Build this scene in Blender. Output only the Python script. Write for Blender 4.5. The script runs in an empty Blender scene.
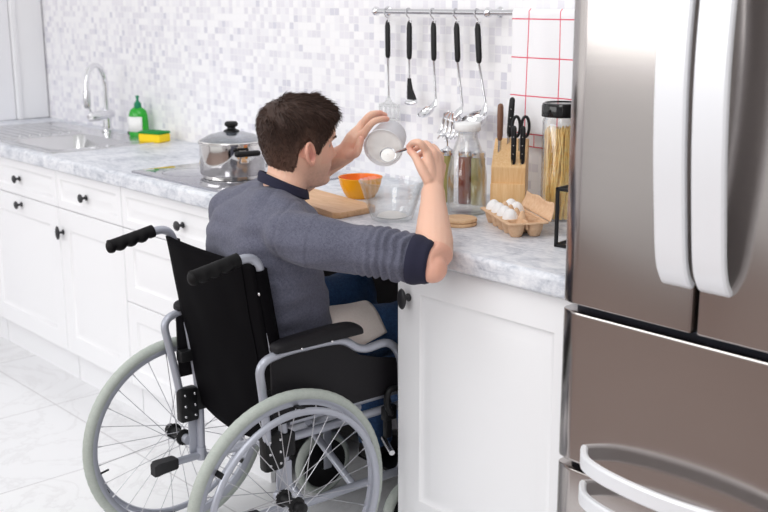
import bpy, bmesh, math, random
import numpy as np
from mathutils import Vector, Matrix, noise, Quaternion
random.seed(7)
PI = math.pi
SC = bpy.context.scene
COL = SC.collection
V = Vector

# ------------------------------------------------------------------ measured view
CAM = V((0, 0, 1.48))
RX = V((0.66582808, 0.74609747, -0.00339633)); UY = V((-0.1700748, 0.15620628, 0.97297182)); FZ = V((-0.72646234, 0.64725433, -0.23089891))
FPX = 1095.0
def at(px, py, d):
    """a place in the room: distance d along the sight line measured in the photograph"""
    return CAM + (FZ + RX * ((px - 384) / FPX) - UY * ((py - 256) / FPX)) * d

# ------------------------------------------------------------------ mesh builder
class MB:
    def __init__(s):
        s.v = []; s.f = []
    def add(s, vs, fs):
        n = len(s.v); s.v += [V(v) for v in vs]; s.f += [tuple(i + n for i in f) for f in fs]; return s
    def merge(s, o):
        return s.add(o.v, o.f)
    def xf(s, m):
        s.v = [m @ v for v in s.v]; return s
    def bm(s, b):
        b.verts.index_update()
        s.add([v.co.copy() for v in b.verts], [[v.index for v in f.verts] for f in b.faces]); b.free(); return s
    def box(s, lo, hi, bev=0.0, seg=2, m=None):
        b = bmesh.new(); bmesh.ops.create_cube(b, size=1)
        lo, hi = V(lo), V(hi)
        for v in b.verts:
            v.co = V([(lo[i] + hi[i]) / 2 + v.co[i] * (hi[i] - lo[i]) for i in range(3)])
        if bev: bmesh.ops.bevel(b, geom=b.edges[:], offset=bev, segments=seg, affect='EDGES', profile=0.5)
        if m is not None:
            for v in b.verts: v.co = m @ v.co
        return s.bm(b)
    def loft(s, rings, closed=False, caps=True):
        n = len(rings[0]); k = len(rings); base = []
        for r in rings: base += r
        fs = []
        for i in range(k if closed else k - 1):
            j = (i + 1) % k
            for a in range(n):
                c = (a + 1) % n
                fs.append((i * n + a, i * n + c, j * n + c, j * n + a))
        if caps and not closed:
            fs.append(tuple(range(n))[::-1]); fs.append(tuple((k - 1) * n + a for a in range(n)))
        return s.add(base, fs)
    def tube(s, pts, r, n=10, closed=False, caps=True, sq=(1, 1), up=None, rnd=False):
        pts = [V(p) for p in pts]; k = len(pts)
        rr = [r] * k if not hasattr(r, '__len__') else list(r)
        if rnd:   # rounded ends
            a, b = pts[0], pts[-1]
            da = (pts[0] - pts[1]).normalized(); db = (pts[-1] - pts[-2]).normalized()
            A = [(0.94, .34), (.64, .77), (.2, .98)]
            pts = [a + da * rr[0] * 0.99] + [a + da * rr[0] * h for w, h in reversed(A)] + pts + [b + db * rr[-1] * h for w, h in A] + [b + db * rr[-1] * .99]
            rr = [rr[0] * .06] + [rr[0] * w for w, h in reversed(A)] + rr + [rr[-1] * w for w, h in A] + [rr[-1] * .06]; k = len(pts)
        tan = []
        for i in range(k):
            if closed: t = pts[(i + 1) % k] - pts[i - 1]
            else: t = pts[min(i + 1, k - 1)] - pts[max(i - 1, 0)]
            tan.append(t.normalized() if t.length > 1e-9 else V((0, 0, 1)))
        u = V(up) if up else (V((0, 0, 1)) if abs(tan[0].z) < .9 else V((0, 1, 0)))
        rings = []
        for i in range(k):
            u = u - tan[i] * u.dot(tan[i])
            if u.length < 1e-6: u = tan[i].orthogonal()
            u.normalize(); w = tan[i].cross(u)
            rings.append([pts[i] + (u * math.cos(a) * sq[0] + w * math.sin(a) * sq[1]) * rr[i] for a in [2 * PI * q / n for q in range(n)]])
        return s.loft(rings, closed, caps)
    def lathe(s, prof, c=(0, 0, 0), n=32, m=None, cap=True):
        """profile of (radius, height); the axis is z before m"""
        c = V(c); rings = []
        for r, z in prof:
            rings.append([V((max(r, 1e-4) * math.cos(2 * PI * a / n), max(r, 1e-4) * math.sin(2 * PI * a / n), z)) for a in range(n)])
        if m is not None: rings = [[m @ p for p in q] for q in rings]
        return s.loft([[p + c for p in q] for q in rings], caps=cap)
    def ball(s, c, r, n=16, k=10, m=None):
        r = (r, r, r) if not hasattr(r, '__len__') else r
        rings = []
        for i in range(k + 1):
            t = PI * i / k; q = max(math.sin(t), .02)
            rings.append([V((r[0] * q * math.cos(2 * PI * a / n), r[1] * q * math.sin(2 * PI * a / n), -r[2] * math.cos(t))) for a in range(n)])
        if m is not None: rings = [[m @ p for p in g] for g in rings]
        return s.loft([[p + V(c) for p in g] for g in rings])
    def ring(s, c, ax, R, r, n=64, k=10, sq=(1, 1)):
        q = V((0, 0, 1)).rotation_difference(V(ax)); pts = [V(c) + q @ V((R * math.cos(2 * PI * i / n), R * math.sin(2 * PI * i / n), 0)) for i in range(n)]
        return s.tube(pts, r, k, closed=True, sq=sq, up=ax)
    def grid(s, fn, nu, nv, thick=0.0):
        P = [[V(fn(i / nu, j / nv)) for j in range(nv + 1)] for i in range(nu + 1)]
        vs = [p for r in P for p in r]; w = nv + 1
        fs = [(i * w + j, (i + 1) * w + j, (i + 1) * w + j + 1, i * w + j + 1) for i in range(nu) for j in range(nv)]
        return s.add(vs, fs)

def fillet(pts, rad, n=6):
    pts = [V(p) for p in pts]; out = [pts[0]]
    for i in range(1, len(pts) - 1):
        a, b, c = pts[i - 1], pts[i], pts[i + 1]
        r = rad[i - 1] if hasattr(rad, '__len__') else rad
        d1, d2 = (a - b), (c - b); r = min(r, d1.length * .49, d2.length * .49)
        p, q = b + d1.normalized() * r, b + d2.normalized() * r
        for k in range(n + 1):
            t = k / n; out.append(p * (1 - t) ** 2 + b * 2 * t * (1 - t) + q * t * t)
    return out + [pts[-1]]
def spline(pts, n=6):
    pts = [V(p) for p in pts]; out = []
    for i in range(len(pts) - 1):
        p0, p1, p2, p3 = pts[max(i - 1, 0)], pts[i], pts[i + 1], pts[min(i + 2, len(pts) - 1)]
        for k in range(n):
            t = k / n
            out.append(0.5 * ((2 * p1) + (p2 - p0) * t + (2 * p0 - 5 * p1 + 4 * p2 - p3) * t * t + (3 * p1 - p0 - 3 * p2 + p3) * t ** 3))
    return out + [pts[-1]]
def interp(tab, z):
    if z <= tab[0][0]: return tab[0][1:]
    for a, b in zip(tab, tab[1:]):
        if z <= b[0]:
            t = (z - a[0]) / (b[0] - a[0]); t = t * t * (3 - 2 * t) * .35 + t * .65
            return [x + (y - x) * t for x, y in zip(a[1:], b[1:])]
    return tab[-1][1:]
def frame(o, z, x=None):
    z = V(z).normalized(); x = V(x) if x is not None else z.orthogonal(); x = (x - z * x.dot(z)).normalized(); y = z.cross(x)
    return Matrix(((x.x, y.x, z.x, o[0]), (x.y, y.y, z.y, o[1]), (x.z, y.z, z.z, o[2]), (0, 0, 0, 1)))
def T(x, y, z): return Matrix.Translation((x, y, z))
def R(a, ax): return Matrix.Rotation(math.radians(a), 4, ax)

# ------------------------------------------------------------------ scene graph
def wloc(o):
    return o.location + (wloc(o.parent) if o.parent else V((0, 0, 0)))
def obj(name, mb, mat, parent=None, smooth=40, bev=None, sub=0, origin=None, norm=True):
    me = bpy.data.meshes.new(name)
    if parent is not None: off = wloc(parent)
    elif origin is not None: off = V(origin)
    else:
        n = max(len(mb.v), 1); c = sum(mb.v, V((0, 0, 0))) / n; off = V((c.x, c.y, min(v.z for v in mb.v)))
    me.from_pydata([v - off for v in mb.v], [], mb.f); me.update()
    if norm:
        b = bmesh.new(); b.from_mesh(me); bmesh.ops.recalc_face_normals(b, faces=b.faces); b.to_mesh(me); b.free()
    for m in (mat if isinstance(mat, (list, tuple)) else [mat]): me.materials.append(m)
    if smooth:
        for p in me.polygons: p.use_smooth = True
        me.set_sharp_from_angle(angle=math.radians(smooth))
    o = bpy.data.objects.new(name, me); COL.objects.link(o)
    if parent is not None: o.parent = parent
    else: o.location = off
    if bev:
        b = o.modifiers.new('bevel', 'BEVEL'); b.width = bev; b.segments = 2; b.limit_method = 'ANGLE'
    if sub:
        b = o.modifiers.new('sub', 'SUBSURF'); b.levels = b.render_levels = sub
    return o
def tag(o, label=None, cat=None, group=None, kind=None):
    if label: o['label'] = label
    if cat: o['category'] = cat
    if group: o['group'] = group
    if kind: o['kind'] = kind
    return o
def thing(name, label, cat, loc, group=None):
    o = bpy.data.objects.new(name, None); COL.objects.link(o); o.location = loc; o.empty_display_size = .05
    return tag(o, label, cat, group)
def copy_tree(o, parent=None):
    c = o.copy(); COL.objects.link(c)
    if parent is not None: c.parent = parent
    for ch in list(o.children): copy_tree(ch, c)
    return c
def remesh(mb, voxel, smooth=2, fac=.5):
    """one closed skin round the merged shapes"""
    me = bpy.data.meshes.new('tmp'); me.from_pydata(mb.v, [], mb.f)
    b = bmesh.new(); b.from_mesh(me); bmesh.ops.recalc_face_normals(b, faces=b.faces); b.to_mesh(me); b.free()
    o = bpy.data.objects.new('tmp', me); COL.objects.link(o)
    m = o.modifiers.new('r', 'REMESH'); m.mode = 'VOXEL'; m.voxel_size = voxel; m.adaptivity = 0
    dg = bpy.context.evaluated_depsgraph_get(); dg.update()
    e = o.evaluated_get(dg); r = bpy.data.meshes.new_from_object(e)
    bpy.data.objects.remove(o); bpy.data.meshes.remove(me)
    b = bmesh.new(); b.from_mesh(r)
    for _ in range(smooth): bmesh.ops.smooth_vert(b, verts=b.verts, factor=fac, use_axis_x=True, use_axis_y=True, use_axis_z=True)
    b.normal_update()
    out = MB(); b.verts.index_update()
    out.v = [v.co.copy() for v in b.verts]; out.n = [v.normal.copy() for v in b.verts]; out.f = [tuple(v.index for v in f.verts) for f in b.faces]
    b.free(); bpy.data.meshes.remove(r)
    return out

# ------------------------------------------------------------------ materials
def lin(c):
    c = c / 255.0
    return c / 12.92 if c <= .04045 else ((c + .055) / 1.055) ** 2.4
def rgb(*c): return (lin(c[0]), lin(c[1]), lin(c[2]), 1)
class NT:
    def __init__(s, name):
        s.m = bpy.data.materials.new(name); s.m.use_nodes = True; s.t = s.m.node_tree; s.b = s.t.nodes['Principled BSDF']; s.out = s.t.nodes['Material Output']
    def n(s, kind, ins=None, **kw):
        d = s.t.nodes.new(kind)
        for k, v in kw.items(): setattr(d, k, v)
        for k, v in (ins or {}).items():
            if isinstance(v, bpy.types.NodeSocket): s.t.links.new(v, d.inputs[k])
            else: d.inputs[k].default_value = v
        return d
    def l(s, a, b): s.t.links.new(a, b)
    def ramp(s, fac, stops, mode='LINEAR'):
        d = s.t.nodes.new('ShaderNodeValToRGB'); d.color_ramp.interpolation = mode
        e = d.color_ramp.elements
        while len(e) < len(stops): e.new(0.5)
        for q, (p, c) in zip(e, stops): q.position = p; q.color = c
        s.l(fac, d.inputs[0]); return d.outputs[0]
    def obj(s):
        return s.t.nodes.new('ShaderNodeTexCoord').outputs['Object']
    def math(s, op, a, b=0.0):
        return s.n('ShaderNodeMath', {0: a, 1: b}, operation=op).outputs[0]
    def mix(s, f, a, b, mode='MIX'):
        d = s.t.nodes.new('ShaderNodeMix'); d.data_type = 'RGBA'; d.blend_type = mode
        for i, v in ((0, f), (6, a), (7, b)):
            if isinstance(v, bpy.types.NodeSocket): s.l(v, d.inputs[i])
            else: d.inputs[i].default_value = v
        return d.outputs[2]
    def noise(s, vec, scale, detail=4, rough=.5, dist=0.0):
        return s.n('ShaderNodeTexNoise', {'Vector': vec, 'Scale': scale, 'Detail': detail, 'Roughness': rough, 'Distortion': dist}).outputs['Fac']
    def scale(s, vec, v):
        return s.n('ShaderNodeMapping', {'Vector': vec, 'Scale': v}).outputs[0]
    def bump(s, h, strength=.2, dist=.002):
        s.l(s.n('ShaderNodeBump', {'Height': h, 'Strength': strength, 'Distance': dist}).outputs[0], s.b.inputs['Normal'])
def mat(name, color, rough=.5, metal=0.0, **kw):
    t = NT(name); b = t.b
    b.inputs['Base Color'].default_value = color; b.inputs['Roughness'].default_value = rough; b.inputs['Metallic'].default_value = metal
    for k, v in kw.items(): b.inputs[k.replace('_', ' ')].default_value = v
    return t.m
M = {}
M['white'] = mat('white_lacquer', rgb(243, 243, 245), .38)
M['carcass_shade'] = mat('shaded_carcass_board', rgb(58, 54, 54), .7)  # shade of the knee space put into the carcass colour
M['knob'] = mat('black_cast_iron', rgb(38, 38, 42), .4)
M['chrome'] = mat('chrome', (.82, .82, .84, 1), .09, 1.0)
M['satin'] = mat('satin_steel', (.66, .66, .68, 1), .24, 1.0)
M['spoke'] = mat('spoke_steel', (.60, .60, .63, 1), .38, 1.0)
M['silver'] = mat('silver_paint', rgb(176, 179, 190), .34, .35)
M['blk'] = mat('black_plastic', rgb(20, 20, 22), .45, Specular_IOR_Level=.3)
M['grip'] = mat('black_grip', rgb(13, 12, 14), .55, Specular_IOR_Level=.2)
M['blackgloss'] = mat('black_gloss', rgb(14, 14, 16), .12)
M['hob'] = mat('mirror_ceramic_glass', rgb(168, 168, 176), .07, .62)
M['rubber'] = mat('black_rubber', rgb(33, 33, 36), .65)
M['egg'] = mat('eggshell', rgb(247, 246, 246), .45)
M['orange'] = mat('orange_glaze', rgb(240, 118, 26), .25)
M['yellow'] = mat('yellow_glaze', rgb(244, 170, 22), .25)
M['soap'] = mat('green_soap', rgb(40, 185, 50), .2, Transmission_Weight=.25)
M['teal'] = mat('teal_plastic', rgb(0, 130, 90), .35)
M['paper'] = mat('white_paper', rgb(245, 245, 245), .6)
M['spongey'] = mat('yellow_foam', rgb(250, 214, 40), .9)
M['spongeg'] = mat('green_scour', rgb(30, 140, 60), .95)
M['flour'] = mat('flour', rgb(250, 249, 246), .95)
M['brownwood'] = mat('brown_handle', rgb(120, 82, 62), .45)
M['vinegar'] = mat('brown_vinegar', rgb(120, 52, 30), .15)
M['oil'] = mat('olive_oil', rgb(150, 140, 84), .15)
M['navy'] = mat('navy_rib', rgb(30, 30, 52), .9)
M['shoe'] = mat('shoe_leather', rgb(40, 36, 36), .5)
M['eye'] = mat('eye_white', rgb(196, 186, 180), .35)
M['brow'] = mat('brow_hair', rgb(62, 44, 36), .8)
M['dark'] = mat('dark_gasket', rgb(62, 68, 84), .6)
M['handle'] = mat('pale_aluminium', rgb(238, 239, 243), .3, .15)


def glass(name, tint=(1, 1, 1, 1), edge=.55, rough=.0):
    t = NT(name); t.t.nodes.remove(t.b)
    lw0 = t.n('ShaderNodeLayerWeight', {'Blend': .35}); tc = t.mix(t.math('POWER', lw0.outputs['Facing'], 2.2), tint, tuple(x * .62 for x in tint[:3]) + (1,))
    tr = t.n('ShaderNodeBsdfTransparent', {'Color': tc}); gl = t.n('ShaderNodeBsdfGlossy', {'Color': (1, 1, 1, 1), 'Roughness': rough})
    lw = t.n('ShaderNodeLayerWeight', {'Blend': .28})
    f = t.math('MULTIPLY', lw.outputs['Facing'], edge); f = t.math('ADD', f, .035)
    mx = t.n('ShaderNodeMixShader', {0: f, 1: tr.outputs[0], 2: gl.outputs[0]})
    t.l(mx.outputs[0], t.out.inputs[0]); return t.m
M['glass'] = glass('clear_glass', (.985, .99, .99, 1), .42)
def milky():
    t = NT('milky_plastic'); t.b.inputs['Base Color'].default_value = rgb(246, 246, 249); t.b.inputs['Roughness'].default_value = .25
    tl = t.n('ShaderNodeBsdfTranslucent', {'Color': rgb(248, 248, 250)}); mx = t.n('ShaderNodeMixShader', {0: .5, 1: t.b.outputs[0], 2: tl.outputs[0]}); t.l(mx.outputs[0], t.out.inputs[0]); return t.m
M['cupw'] = milky()
M['glasslid'] = glass('lid_glass', (.80, .82, .85, 1), .7)

# steel of the fridge and of the pot: brushed
def brushed(name, col, rough, aniso, vec=(2, 2, 260)):
    t = NT(name); b = t.b; b.inputs['Metallic'].default_value = 1; b.inputs['Base Color'].default_value = col
    b.inputs['Roughness'].default_value = rough
    n = t.noise(t.scale(t.obj(), vec), 3.0, 2); t.l(t.mix(n, tuple(x * .95 for x in col[:3]) + (1,), tuple(x * 1.05 for x in col[:3]) + (1,)), b.inputs['Base Color']); b.inputs['Anisotropic'].default_value = aniso
    tg = t.n('ShaderNodeTangent'); tg.direction_type = 'RADIAL'; tg.axis = 'Z'; t.l(tg.outputs[0], b.inputs['Tangent'])
    return t.m
M['steel'] = brushed('brushed_steel', (.48, .445, .43, 1), .17, .35)
M['potsteel'] = mat('pot_steel', (.72, .70, .68, 1), .1, 1.0)
M['sinksteel'] = mat('sink_steel', (.66, .66, .67, 1), .2, 1.0)

def m_tiles():
    t = NT('mosaic_tiles'); o = t.obj()
    s = t.n('ShaderNodeSeparateXYZ', {0: o})
    gx = t.math('DIVIDE', s.outputs[0], .0253); gz = t.math('DIVIDE', s.outputs[2], .0253)
    c = t.n('ShaderNodeCombineXYZ', {0: t.math('FLOOR', gx), 1: t.math('FLOOR', gz)})
    w = t.n('ShaderNodeTexWhiteNoise', {'Vector': c.outputs[0]}, noise_dimensions='2D')
    col = t.ramp(w.outputs['Value'], [(0, rgb(247, 246, 248)), (.36, rgb(240, 239, 243)), (.60, rgb(233, 231, 237)), (.82, rgb(227, 225, 232)), (.95, rgb(215, 214, 224))], 'CONSTANT')
    fx = t.math('FRACT', gx); fz = t.math('FRACT', gz)
    d = t.math('MINIMUM', t.math('MINIMUM', fx, t.math('SUBTRACT', 1.0, fx)), t.math('MINIMUM', fz, t.math('SUBTRACT', 1.0, fz)))
    g = t.math('LESS_THAN', d, .045)
    t.l(t.mix(g, col, rgb(243, 242, 244)), t.b.inputs['Base Color']); t.b.inputs['Roughness'].default_value = .3
    t.bump(t.math('MINIMUM', d, .09), .25, .004)
    return t.m
M['tiles'] = m_tiles()
def m_floor():
    t = NT('floor_marble_tiles'); o = t.obj()
    b = t.n('ShaderNodeTexBrick', {'Vector': o, 'Color1': rgb(240, 240, 241), 'Color2': rgb(238, 238, 240), 'Mortar': rgb(205, 203, 205), 'Scale': 1.0, 'Mortar Size': .003, 'Brick Width': .6, 'Row Height': .6}, offset=0.0)
    v = t.noise(o, 2.2, 8, .62, 1.6)
    vein = t.ramp(v, [(0, (0, 0, 0, 1)), (.47, (0, 0, 0, 1)), (.5, (1, 1, 1, 1)), (.53, (0, 0, 0, 1)), (1, (0, 0, 0, 1))])
    col = t.mix(t.math('MULTIPLY', vein, .22), b.outputs[0], rgb(190, 186, 188))
    col = t.mix(t.math('MULTIPLY', t.noise(o, 5, 5), .12), col, rgb(214, 212, 214))
    t.l(col, t.b.inputs['Base Color']); t.b.inputs['Roughness'].default_value = .28
    return t.m
M['floor'] = m_floor()
def m_counter():
    t = NT('grey_marble_laminate'); o = t.obj()
    a = t.noise(o, 9, 10, .68, 1.2); b = t.noise(t.scale(o, (1, 3, 3)), 24, 8, .7, .8); c = t.noise(o, 60, 6, .7)
    f = t.math('ADD', t.math('MULTIPLY', a, .5), t.math('ADD', t.math('MULTIPLY', b, .35), t.math('MULTIPLY', c, .15)))
    col = t.ramp(f, [(.36, rgb(146, 151, 163)), (.44, rgb(194, 198, 207)), (.53, rgb(224, 226, 232)), (.64, rgb(243, 244, 247))])
    t.l(col, t.b.inputs['Base Color']); t.b.inputs['Roughness'].default_value = .35
    return t.m
M['counter'] = m_counter()
def m_wood(name, c1, c2, vec, rough=.5, sc=6):
    t = NT(name); o = t.scale(t.obj(), vec)
    n = t.noise(o, sc, 5, .55, .8)
    t.l(t.ramp(n, [(.3, c1), (.7, c2)]), t.b.inputs['Base Color']); t.b.inputs['Roughness'].default_value = rough
    return t.m
M['board'] = m_wood('beech_board', rgb(205, 160, 118), rgb(226, 186, 146), (2, 16, 16), .55)
M['block'] = m_wood('block_wood', rgb(230, 182, 124), rgb(245, 208, 158), (30, 30, 2), .45)
M['coaster'] = m_wood('coaster_wood', rgb(208, 166, 124), rgb(230, 194, 154), (2, 20, 20), .5)
def m_pulp():
    t = NT('moulded_pulp'); o = t.obj(); n = t.noise(o, 90, 6, .7)
    t.l(t.ramp(n, [(.3, rgb(216, 176, 140)), (.7, rgb(234, 200, 166))]), t.b.inputs['Base Color']); t.b.inputs['Roughness'].default_value = .95; t.bump(n, .4, .003); return t.m
M['pulp'] = m_pulp()
def m_fabric(name, c1, c2, sc, bump=.3, rough=.9, sheen=.1, spec=.5):
    t = NT(name); o = t.obj(); n = t.noise(o, sc, 6, .75); n2 = t.noise(t.scale(o, (1, 1, 2.5)), sc * 2.2, 3, .7)
    f = t.math('ADD', t.math('MULTIPLY', n, .5), t.math('MULTIPLY', n2, .5))
    t.l(t.ramp(f, [(.36, c1), (.64, c2)]), t.b.inputs['Base Color']); t.b.inputs['Roughness'].default_value = rough; t.bump(f, bump, .004)
    t.b.inputs['Sheen Weight'].default_value = sheen; t.b.inputs['Specular IOR Level'].default_value = spec
    return t.m
M['sweater'] = m_fabric('heather_sweatshirt', rgb(66, 67, 83), rgb(108, 109, 126), 170)
M['jeans'] = m_fabric('blue_denim', rgb(22, 48, 90), rgb(58, 98, 146), 130)
M['nylon'] = m_fabric('black_nylon', rgb(4, 3, 6), rgb(9, 8, 11), 300, .12, .75, 0, .06)
M['panel'] = mat('black_panel', rgb(22, 20, 24), .5, Specular_IOR_Level=.25)
M['pad'] = m_fabric('black_pad', rgb(18, 17, 20), rgb(28, 26, 30), 350, .2, .55, 0, .25)
M['tyre'] = m_fabric('grey_green_rubber', rgb(168, 175, 168), rgb(182, 188, 181), 60, .1, .6)
M['napkin'] = m_fabric('beige_cloth', rgb(228, 214, 206), rgb(240, 230, 224), 200)
M['spag'] = m_wood('spaghetti', rgb(250, 200, 112), rgb(255, 232, 160), (1, 1, 1), .5, 90)
def m_towel():
    t = NT('checked_towel'); s = t.n('ShaderNodeSeparateXYZ', {0: t.n('ShaderNodeUVMap').outputs[0]})
    g = None
    for k, p, w in ((0, .110, .0034), (1, .104, .0034)):
        f = t.math('FRACT', t.math('DIVIDE', t.math('ADD', s.outputs[k], -.005 if k == 0 else .050), p)); q = t.math('LESS_THAN', t.math('ABSOLUTE', t.math('SUBTRACT', f, .5)), w / p * .5)
        g = q if g is None else t.math('MAXIMUM', g, q)
    n = t.noise(t.obj(), 260, 3)
    t.l(t.mix(g, rgb(246, 245, 248), rgb(226, 98, 118)), t.b.inputs['Base Color']); t.b.inputs['Roughness'].default_value = .95; t.bump(n, .25, .002); return t.m
M['towel'] = m_towel()
def m_skin():
    t = NT('skin'); a = t.n('ShaderNodeVertexColor', layer_name='tone'); n = t.noise(t.obj(), 220, 4)
    t.l(t.mix(t.math('MULTIPLY', n, .12), a.outputs[0], rgb(190, 130, 108)), t.b.inputs['Base Color'])
    t.b.inputs['Roughness'].default_value = .5; t.b.inputs['Subsurface Weight'].default_value = .12; t.b.inputs['Subsurface Radius'].default_value = (.012, .005, .003)
    t.bump(n, .12, .002); return t.m
M['skin'] = m_skin()
def m_hair():
    t = NT('brown_hair'); n = t.noise(t.obj(), 120, 4); a = t.n('ShaderNodeVertexColor', layer_name='tone')
    t.l(t.mix(t.math('MULTIPLY', n, .8), a.outputs[0], rgb(24, 12, 8)), t.b.inputs['Base Color']); t.b.inputs['Roughness'].default_value = .55; t.b.inputs['Specular IOR Level'].default_value = .3; return t.m
M['hair'] = m_hair()
M['wallpaint'] = mat('wall_paint', rgb(240, 240, 244), .6)
M['oak'] = m_wood('brown_floor_boards', rgb(112, 92, 84), rgb(146, 122, 112), (1.2, 14, 1), .45, 4)
# ================================================================== THE ROOM
YF, YW, ZC = 1.775, 2.392, .90          # counter front, wall, counter top
XL, XR = -5.19, 1.4
def struct(name, mb, m, **k):
    return tag(obj(name, mb, m, **k), kind='structure')
struct('floor', MB().box((XL, .90, -.06), (XR, YW, 0)), M['floor'], smooth=0)
struct('floor_added', MB().box((XL, -2.0, -.06), (XR, .90, 0)), M['oak'], smooth=0)  # unseen brown floor, added to darken the lower fridge reflection
wr = MB().box((XL, -2.1, 0), (-4.9, -2.0, 2.7)).box((-1.3, -2.1, 0), (XR, -2.0, 2.7)).box((-4.9, -2.1, 2.45), (-1.3, -2.0, 2.7))  # unseen; the opening is shaped for the fridge's bright reflection
struct('wall_rear', wr, M['wallpaint'], smooth=0)
struct('wall_back', MB().box((XL - .1, YW, 0), (XR, YW + .1, 2.7)), M['tiles'], smooth=0)
# left wall with a wide window towards the room, a door casing close to the corner
wl = MB()
wl.box((XL - .1, -2.0, 0), (XL, -1.5, 2.7)).box((XL - .1, -1.5, 0), (XL, 1.1, .75)).box((XL - .1, -1.5, 2.35), (XL, 1.1, 2.7)).box((XL - .1, 1.1, 0), (XL, YW, 2.7))
struct('wall_left', wl, M['wallpaint'], smooth=0)
wf = MB()
for y in (-1.5, -.68, .18, 1.04): wf.box((XL - .08, y, .75), (XL - .02, y + .06, 2.35), .005)
wf.box((XL - .08, -1.5, .75), (XL - .02, 1.1, .81)).box((XL - .08, -1.5, 2.29), (XL - .02, 1.1, 2.35))
struct('window_1', wf, M['white'])
w2 = MB()
for x in (-4.9, -1.36): w2.box((x, -2.09, .0), (x + .06, -2.02, 2.45), .005)
w2.box((-4.9, -2.09, 0), (-1.3, -2.02, .03)).box((-4.9, -2.09, 2.40), (-1.3, -2.02, 2.45))
struct('rear_light_frame', w2, M['white'])  # unseen frame added round the opening with the rear fill
# casing and white panel on the left wall beside the corner
tr = MB().box((XL, 2.245, .902), (XL + .022, 2.385, 2.6), .004).box((XL, 2.225, .902), (XL + .032, 2.25, 2.6), .004)
struct('trim_1', tr, M['white'])
struct('door_1', MB().box((XL, 1.3, .902), (XL + .008, 2.222, 2.6)), M['wallpaint'])

# ------------------------------------------------------------------ base cabinets
def front_panel(x0, x1, z0, z1, y=1.80, stile=.075, th=.02):
    """a front with a moulded, slightly raised centre panel"""
    def rg(i, d): return [V((x0 + i, y + d, z0 + i)), V((x1 - i, y + d, z0 + i)), V((x1 - i, y + d, z1 - i)), V((x0 + i, y + d, z1 - i))]
    rs = [rg(0, th), rg(0, .003), rg(.003, 0), rg(stile, 0), rg(stile + .004, .004), rg(stile + .010, .0065), rg(stile + .016, .0065), rg(stile + .04, .0015), rg(stile + .044, .001)]
    return MB().loft(rs)
def knob(x, z, vertical, parent, y=1.80):
    m = MB()
    fr = frame((x, y, z), (0, -1, 0), (1, 0, 0))
    m.lathe([(.010, 0), (.0105, .002), (.006, .004), (.0048, .010), (.0055, .017), (.009, .020)], n=16, m=fr)
    e = (.0155, .027) if vertical else (.0185, .0165)
    sh = fr @ T(0, 0, .024)
    m.ball((0, 0, 0), (e[0], e[1], .0062), 20, 8, m=sh)
    return obj('knob', m, M['knob'], parent, smooth=60)
def carcass(x0, x1):
    m = MB()
    m.box((x0, 1.823, .125), (x0 + .018, 2.385, .848)).box((x1 - .018, 1.823, .125), (x1, 2.385, .848))
    m.box((x0 + .018, 1.823, .125), (x1 - .018, 2.385, .143)).box((x0 + .018, 2.37, .143), (x1 - .018, 2.385, .848)).box((x0 + .018, 1.823, .83), (x1 - .018, 1.9, .848))
    return m
def cabinet(x0, x1, label):
    t = thing('base_cabinet', label, 'cabinet', ((x0 + x1) / 2, 2.1, 0), 'white kitchen base cabinets')
    obj('body', carcass(x0, x1), M['carcass_shade'], t, smooth=0)
    obj('plinth', MB().box((x0 + .001, 1.842, 0), (x1 - .001, 1.858, .124)), M['white'], t, smooth=0)
    return t
g = .0015
c = cabinet(-5.185, -4.567, 'white base cabinet with one plain door in the corner by the side wall')
d = obj('door', front_panel(-5.185 + g, -4.567 - g, .128, .845), M['white'], c); knob(-4.62, .77, True, d)
c = cabinet(-4.565, -3.887, 'white base cabinet under the sink with a drawer above a pull-out front')
d = obj('drawer', front_panel(-4.565 + g, -3.887 - g, .703, .845, stile=.03), M['white'], c); knob(-4.215, .773, False, d)
d = obj('pull_out_front', front_panel(-4.565 + g, -3.887 - g, .128, .700), M['white'], c); knob(-4.215, .668, False, d)
c = cabinet(-3.885, -3.387, 'white base cabinet with one drawer over a door with an upright oval knob')
d = obj('drawer', front_panel(-3.885 + g, -3.387 - g, .703, .845, stile=.03), M['white'], c); knob(-3.645, .771, False, d)
d = obj('door', front_panel(-3.885 + g, -3.387 - g, .128, .700), M['white'], c); knob(-3.853, .611, True, d)
c = cabinet(-3.385, -2.600, 'white cabinet of three stacked drawers below the black cooktop')
for z0, z1, st, kz in ((.703, .845, .03, .771), (.437, .700, .06, .672), (.128, .434, .06, .40)):
    d = obj('drawer', front_panel(-3.385 + g, -2.600 - g, z0, z1, stile=st), M['white'], c); knob(-2.985, kz, False, d)
c = cabinet(-1.972, -1.378, 'white single-door cabinet between the knee space and the steel refrigerator')
d = obj('door', front_panel(-1.972 + g, -1.378 - g, .128, .845, stile=.082), M['white'], c); knob(-1.928, .748, True, d)

# ------------------------------------------------------------------ worktop, sink cut-out inside it
def top_profile(y0, y1, front):
    a = []
    if front:
        r = .014
        for k in range(7): 
            t = PI / 2 * k / 6; a.append((y0 + r - r * math.sin(t), ZC - r + r * math.cos(t)))
        for k in range(5):
            t = PI / 2 * k / 4; q = .006; a.append((y0 + q - q * math.cos(t), ZC - .048 + q - q * math.sin(t)))
    else: a += [(y0, ZC), (y0, ZC - .048)]
    return a + [(y1, ZC - .048), (y1, ZC)]
wt = MB()
def span(x0, x1, y0, y1, front):
    p = top_profile(y0, y1, front); wt.loft([[V((x, a, b)) for a, b in p] for x in (x0, x1)])
SX0, SX1 = -4.93, -3.965
span(XL + .002, SX0, YF, YW - .001, True); span(SX0, SX1, YF, 1.845, True); span(SX0, SX1, 2.285, YW - .001, False); span(SX1, -1.376, YF, YW - .001, True)
tag(obj('worktop', wt, M['counter'], smooth=35), 'long grey marble-patterned worktop with a rounded front edge', 'countertop')

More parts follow.
